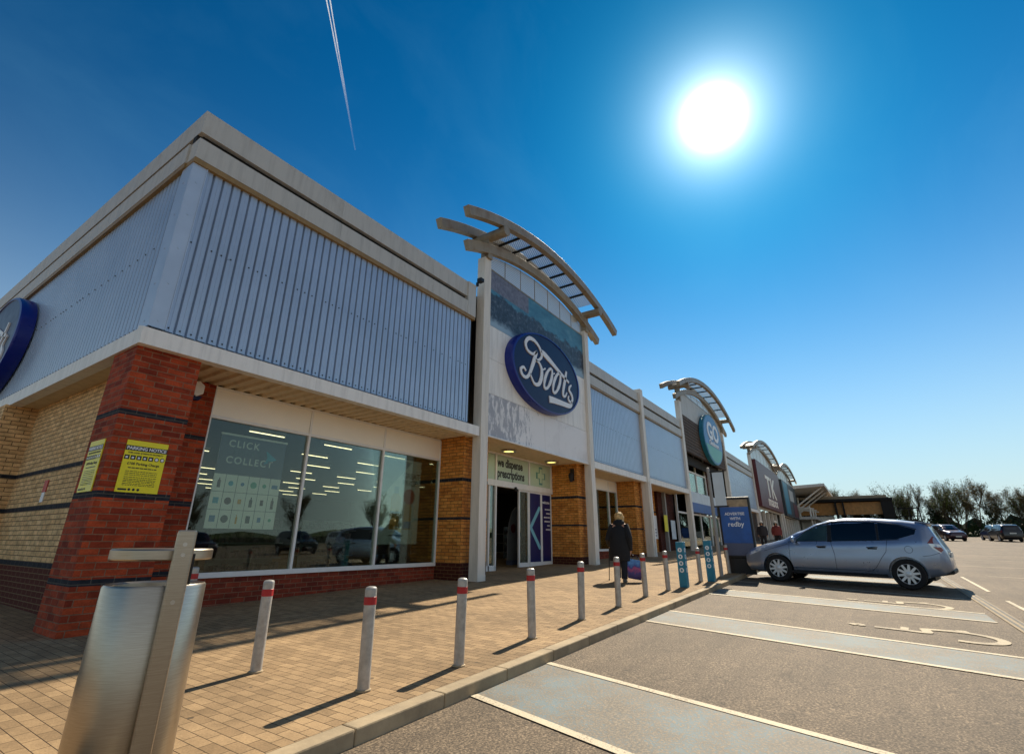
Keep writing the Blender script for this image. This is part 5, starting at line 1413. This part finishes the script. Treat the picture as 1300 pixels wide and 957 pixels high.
# printed carrier bag
bag = thing('shopping_bag', 'printed blue and violet carrier bag in the right hand of the walking person', 'bag', (hr_.x, hr_.y, hr_.z-.55))
bw = Vector((math.cos(R(-62)), math.sin(R(-62)), 0)); bn_ = Vector((-bw.y, bw.x, 0)); bc = Vector((hr_.x, hr_.y-.10, hr_.z-.16))
def BG(u, n_, z): q = bc+bw*u+bn_*n_; return (q.x, q.y, q.z+z)
mb = MB(); rings = []
for z, wd, th in ((-.46, .19, .05), (-.44, .20, .07), (-.3, .205, .075), (-.1, .2, .05), (.0, .19, .018)):
    rings.append([BG(wd*u, th*n_+.008*math.sin(9*u+z*20), z-.03*u) for u, n_ in ((-1,-.6),(-.5,-1),(.5,-1),(1,-.6),(1,.6),(.5,1),(-.5,1),(-1,.6))])
def mat_bag():
    m, t, p = newmat('bag_print'); setp(p, None, .35)
    v = N(t, 'ShaderNodeTexCoord').outputs['Object']; sp = N(t, 'ShaderNodeSeparateXYZ'); L(t, v, sp.inputs[0])
    n = noise(t, v, 7, 4, .6)
    f = math1(t, 'ADD', math1(t, 'MULTIPLY', sp.outputs[2], 1.7), math1(t, 'MULTIPLY', n, .7))
    L(t, ramp(t, f, [(.12, rgb(206, 206, 214)), (.2, rgb(40, 34, 92)), (.45, rgb(66, 44, 120)), (.62, rgb(176, 60, 110)), (.75, rgb(40, 50, 130)), (1, rgb(90, 150, 210))]), p.inputs['Base Color'])
    return m
mb.loft(rings); mb.build('bag_body', mat_bag(), bag)
hdl = MB()
for n_ in (-.015, .015): hdl.tube([BG(-.09, n_, 0), BG(-.03, n_*.5, .1), tuple(hr_+Vector((0,0,-.03))), BG(.04, n_*.5, .1), BG(.1, n_, 0)], .006, 6)
hdl.build('handles', 'navy', bag)
for i, (x0, y0, cm, cp_, lb) in enumerate(((36.0, -2.67, 'jacket_dark', 'cap', 'far person in dark clothes and pale cap beside the red brick wall'), (38.5, -3.22, 'jacket_red', 'cap', 'far person in a red top and a pale cap walking above the car bonnet'))):
    person(lb, (x0, y0, gz(x0, y0)), R(90+10), joints(.03, .1, -.1, (.27, .08, .80), (.27, -.02, 1.05), (-.27, .05, .80), (-.27, -.02, 1.05)), cm, 'hair_dark', cp_, .78)

# ------------------------------------------------------------------ trees
def mat_bark():
    m, t, p = newmat('bark'); setp(p, None, .9, spec=.2)
    L(t, ramp(t, noise(t, pos(t), 3, 5), [(.3, rgb(58, 48, 38)), (.7, rgb(104, 92, 76))]), p.inputs['Base Color']); return m
MT['bark'] = mat_bark()
def mat_leaf(nm, a, b):
    m, t, p = newmat(nm); setp(p, None, .6, spec=.2)
    L(t, ramp(t, noise(t, pos(t), 1.1, 3), [(.3, a), (.7, b)]), p.inputs['Base Color'])
    p.inputs['Transmission Weight'].default_value = 0
    return m
MT['leaf_spring'] = mat_leaf('leaf_spring', rgb(70, 84, 34), rgb(124, 130, 58)); MT['leaf_brown'] = mat_leaf('leaf_brown', rgb(92, 80, 50), rgb(136, 120, 74)); MT['leaf_dark'] = mat_leaf('leaf_dark', rgb(34, 48, 26), rgb(62, 78, 38))
def make_tree(seed, h, label, leafm, nleaf, spread=.42):
    rnd = random.Random(seed); root = thing('bare_tree', label, 'tree', (0,0,0), 'trees along the far edge of the car park')
    tk = MB(); br = MB(); tips = []
    def limb(mb, p, d, ln, r, depth):
        pts = [p]; q = p.copy(); dd = d.copy(); n = 4
        for i in range(n):
            dd = (dd + Vector((rnd.uniform(-.18,.18), rnd.uniform(-.18,.18), rnd.uniform(-.02,.14)))).normalized(); q = q+dd*ln/n; pts.append(q.copy())
        mb.tube(pts, [r*(1-.16*i) for i in range(n+1)], 5 if depth < 2 else 3)
        if depth >= 2: tips.extend(pts[2:])
        if depth < 4:
            for k in range({0: 9, 1: 6, 2: 5, 3: 3}[depth]):
                i = rnd.choice([1, 2, 3, 4] if depth else [1, 2, 2, 3, 3, 4]); a = rnd.uniform(0, 6.28)
                side = Vector((math.cos(a), math.sin(a), 0)); nd = (dd*(.9) + side*rnd.uniform(.5, 1.0)*spread*1.6 + Vector((0,0,.25))).normalized()
                limb(br, pts[i], nd, ln*rnd.uniform(.42, .68), r*(.5 if depth else .42), depth+1)
    for s in range(rnd.choice([1, 2, 3])):
        a = rnd.uniform(0, 6.28)
        limb(tk, Vector((.3*math.cos(a)*s, .3*math.sin(a)*s, -.2)), Vector((.16*math.cos(a), .16*math.sin(a), 1)).normalized(), h*.62, .17, 0)
    tk.build('trunk', 'bark', root); br.build('branches', 'bark', root)
    lf = MB()
    for i in range(nleaf):
        c = rnd.choice(tips)+Vector((rnd.gauss(0,.22), rnd.gauss(0,.22), rnd.gauss(0,.22))); s = rnd.uniform(.05, .13)
        a, b = Vector((rnd.gauss(0,1), rnd.gauss(0,1), rnd.gauss(0,1))).normalized(), Vector((rnd.gauss(0,1), rnd.gauss(0,1), rnd.gauss(0,1))).normalized()
        lf.add([c+a*s, c+b*s*.7, c-a*s, c-b*s*.7], [(0,1,2,3)])
    lf.build('crown', leafm, root)
    return root
protos = [make_tree(1, 9.6, '', 'leaf_brown', 5200), make_tree(5, 8.8, '', 'leaf_spring', 6200), make_tree(9, 10.2, '', 'leaf_brown', 3600, .36), make_tree(14, 8.2, '', 'leaf_dark', 5200, .5)]
KIND = ['bare brown twigged tree', 'tree in fresh yellow green leaf', 'tall bare upright tree', 'dense dark leaved tree']
rnd = random.Random(31)
spots = []
# (pixel-free) line of trees from behind the pavilion round to the right edge
for i in range(30):
    f = i/29; spots.append((126-22*f+rnd.uniform(-2.5, 2.5), 2-40*f+rnd.uniform(-.7, .7)))
used = set()
ORD = ['first', 'second', 'third', 'fourth', 'fifth', 'sixth', 'seventh', 'eighth', 'ninth', 'tenth', 'eleventh', 'twelfth', 'thirteenth', 'fourteenth', 'fifteenth', 'sixteenth', 'seventeenth']
kinds = [3, 0, 2, 0, 1, 0, 2, 0, 1, 2, 0, 3, 1, 0, 2, 3, 0, 1, 2, 0, 3, 0, 2, 1, 0, 3, 0, 2, 1, 0]
ORD += ['eighteenth', 'nineteenth', 'twentieth'] + [f'twenty {o_}' for o_ in ORD[:9]] + ['thirtieth']
for i, (x0, y0) in enumerate(spots):
    k = kinds[i]; loc = (x0, y0, gz(x0, y0)+ROAD); sc = rnd.uniform(.6, .9)
    lb = f'{KIND[k]}, {ORD[i]} from the left in the far row'
    if k not in used:
        used.add(k); o = protos[k]; o.location = loc; o.rotation_euler = (0, 0, rnd.uniform(0, 6)); o.scale = (sc,)*3; o['label'] = lb
    else: dup(protos[k], loc, rnd.uniform(0, 6.28), lb, None, sc)
for i in range(8):
    k = (0, 1, 3, 0)[i % 4]; x0 = -6+14*i; y0 = -74+5*(i % 3)
    dup(protos[k], (x0, y0, gz(x0, y0)+ROAD), rnd.uniform(0, 6), f'{KIND[k]}, {ORD[i]} in the row mirrored in the shop windows', 'trees mirrored in the shop windows', .8)
def bank(name, line, h0):
    hb = MB(); rings = []
    for i, (x_, y_) in enumerate(line):
        z_ = gz(x_, y_)+ROAD; h_ = h0*(1+.25*math.sin(i*1.3)+.18*math.sin(i*.47))
        rings.append([(x_, y_, z_-.3), (x_, y_+.1, z_+h_*.6), (x_+.3, y_-1.2, z_+h_), (x_+.3, y_-2.6, z_+h_*.6), (x_, y_-3, z_-.3)])
    hb.loft(rings); o = hb.build(name, 'leaf_dark'); o['kind'] = 'structure'
bank('unseen_reflection_bank', [(-90+4*i, -84) for i in range(60)], 2.2)  # unseen banks added out of view, only to darken reflections in bin and windows
bank('unseen_reflection_bank', [(-60+.6*i, -84+3*i) for i in range(40)], 2.2)
# undergrowth at their feet
ug = MB()
for i in range(16000):
    f = rnd.random(); x0 = 124-22*f+rnd.gauss(0, 1.6); y0 = 3-43*f+rnd.gauss(0, .8)
    z0 = gz(x0, y0)+ROAD+abs(rnd.gauss(0, 1.5))*(.6+.5*math.sin(f*40)+.4*math.sin(f*17+1))
    c = Vector((x0, y0, max(z0, gz(x0, y0)+ROAD))); s = rnd.uniform(.12, .32)
    a, b = Vector((rnd.gauss(0,1), rnd.gauss(0,1), rnd.gauss(0,1))).normalized(), Vector((rnd.gauss(0,1), rnd.gauss(0,1), rnd.gauss(0,1))).normalized()
    ug.add([c+a*s, c+b*s*.7, c-a*s, c-b*s*.7], [(0,1,2,3)])
o = ug.build('undergrowth', 'leaf_dark'); o['kind'] = 'stuff'; tag(o, 'tangled green undergrowth at the foot of the far trees', 'undergrowth')
hb = MB(); prof = []
for i in range(60):
    f = i/59; x0 = 130-22*f; y0 = 6-52*f; prof.append((x0, y0, gz(x0, y0)+ROAD, 2.6+1.0*math.sin(i*1.3)+.8*math.sin(i*.47)))
rings = [[(x_, y_, z_-.3), (x_+.2, y_, z_+h_*.6), (x_+1.2, y_, z_+h_), (x_+2.4, y_, z_+h_*.6), (x_+2.6, y_, z_-.3)] for x_, y_, z_, h_ in prof]
hb.loft(rings); o = hb.build('wooded_bank', 'leaf_dark'); o['kind'] = 'structure'

# ------------------------------------------------------------------ vapour trail
def mat_trail():
    m, t, p = newmat('vapour'); t.nodes.remove(p); o = t.nodes['Material Output']
    v = N(t, 'ShaderNodeTexCoord').outputs['Generated']; sp = N(t, 'ShaderNodeSeparateXYZ'); L(t, v, sp.inputs[0])
    n = noise(t, pos(t), .02, 4, .7)
    f = math1(t, 'MULTIPLY', ramp(t, sp.outputs[2], [(.0, g4(.8)), (.45, g4(.4)), (1, g4(0))]), math1(t, 'ADD', n, .35))
    d = N(t, 'ShaderNodeBsdfTranslucent'); d.inputs[0].default_value = (1, 1, 1, 1)
    tr = N(t, 'ShaderNodeBsdfTransparent'); mx = N(t, 'ShaderNodeMixShader')
    L(t, f, mx.inputs[0]); L(t, tr.outputs[0], mx.inputs[1]); L(t, d.outputs[0], mx.inputs[2]); L(t, mx.outputs[0], o.inputs['Surface'])
    return m
def skyp(px, py, dist):
    d = rx*((px-647.8)/625.2) - ux*((py-458.2)/625.2) + fw
    return Vector(M.translation)+d.normalized()*dist
vt = thing('contrail', 'thin white vapour trail high in the blue sky', 'contrail', (0, 0, 0))
tm = mat_trail()
for dx in (-1, 1):
    A0 = (419+dx*3.2, -60+45); pts = []
    for i in range(15):
        f = i/14; px = 414+(451-414)*f+dx*(2.2*(1-f)**1.5+.25); py = -15+(190+15)*f
        pts.append(skyp(px, py, 4000+1500*f))
    MB().tube(pts, [3.2+math.sin(i*1.7)*.8+3.5*i/14 for i in range(15)], 8).build('vapour_line', tm, vt)
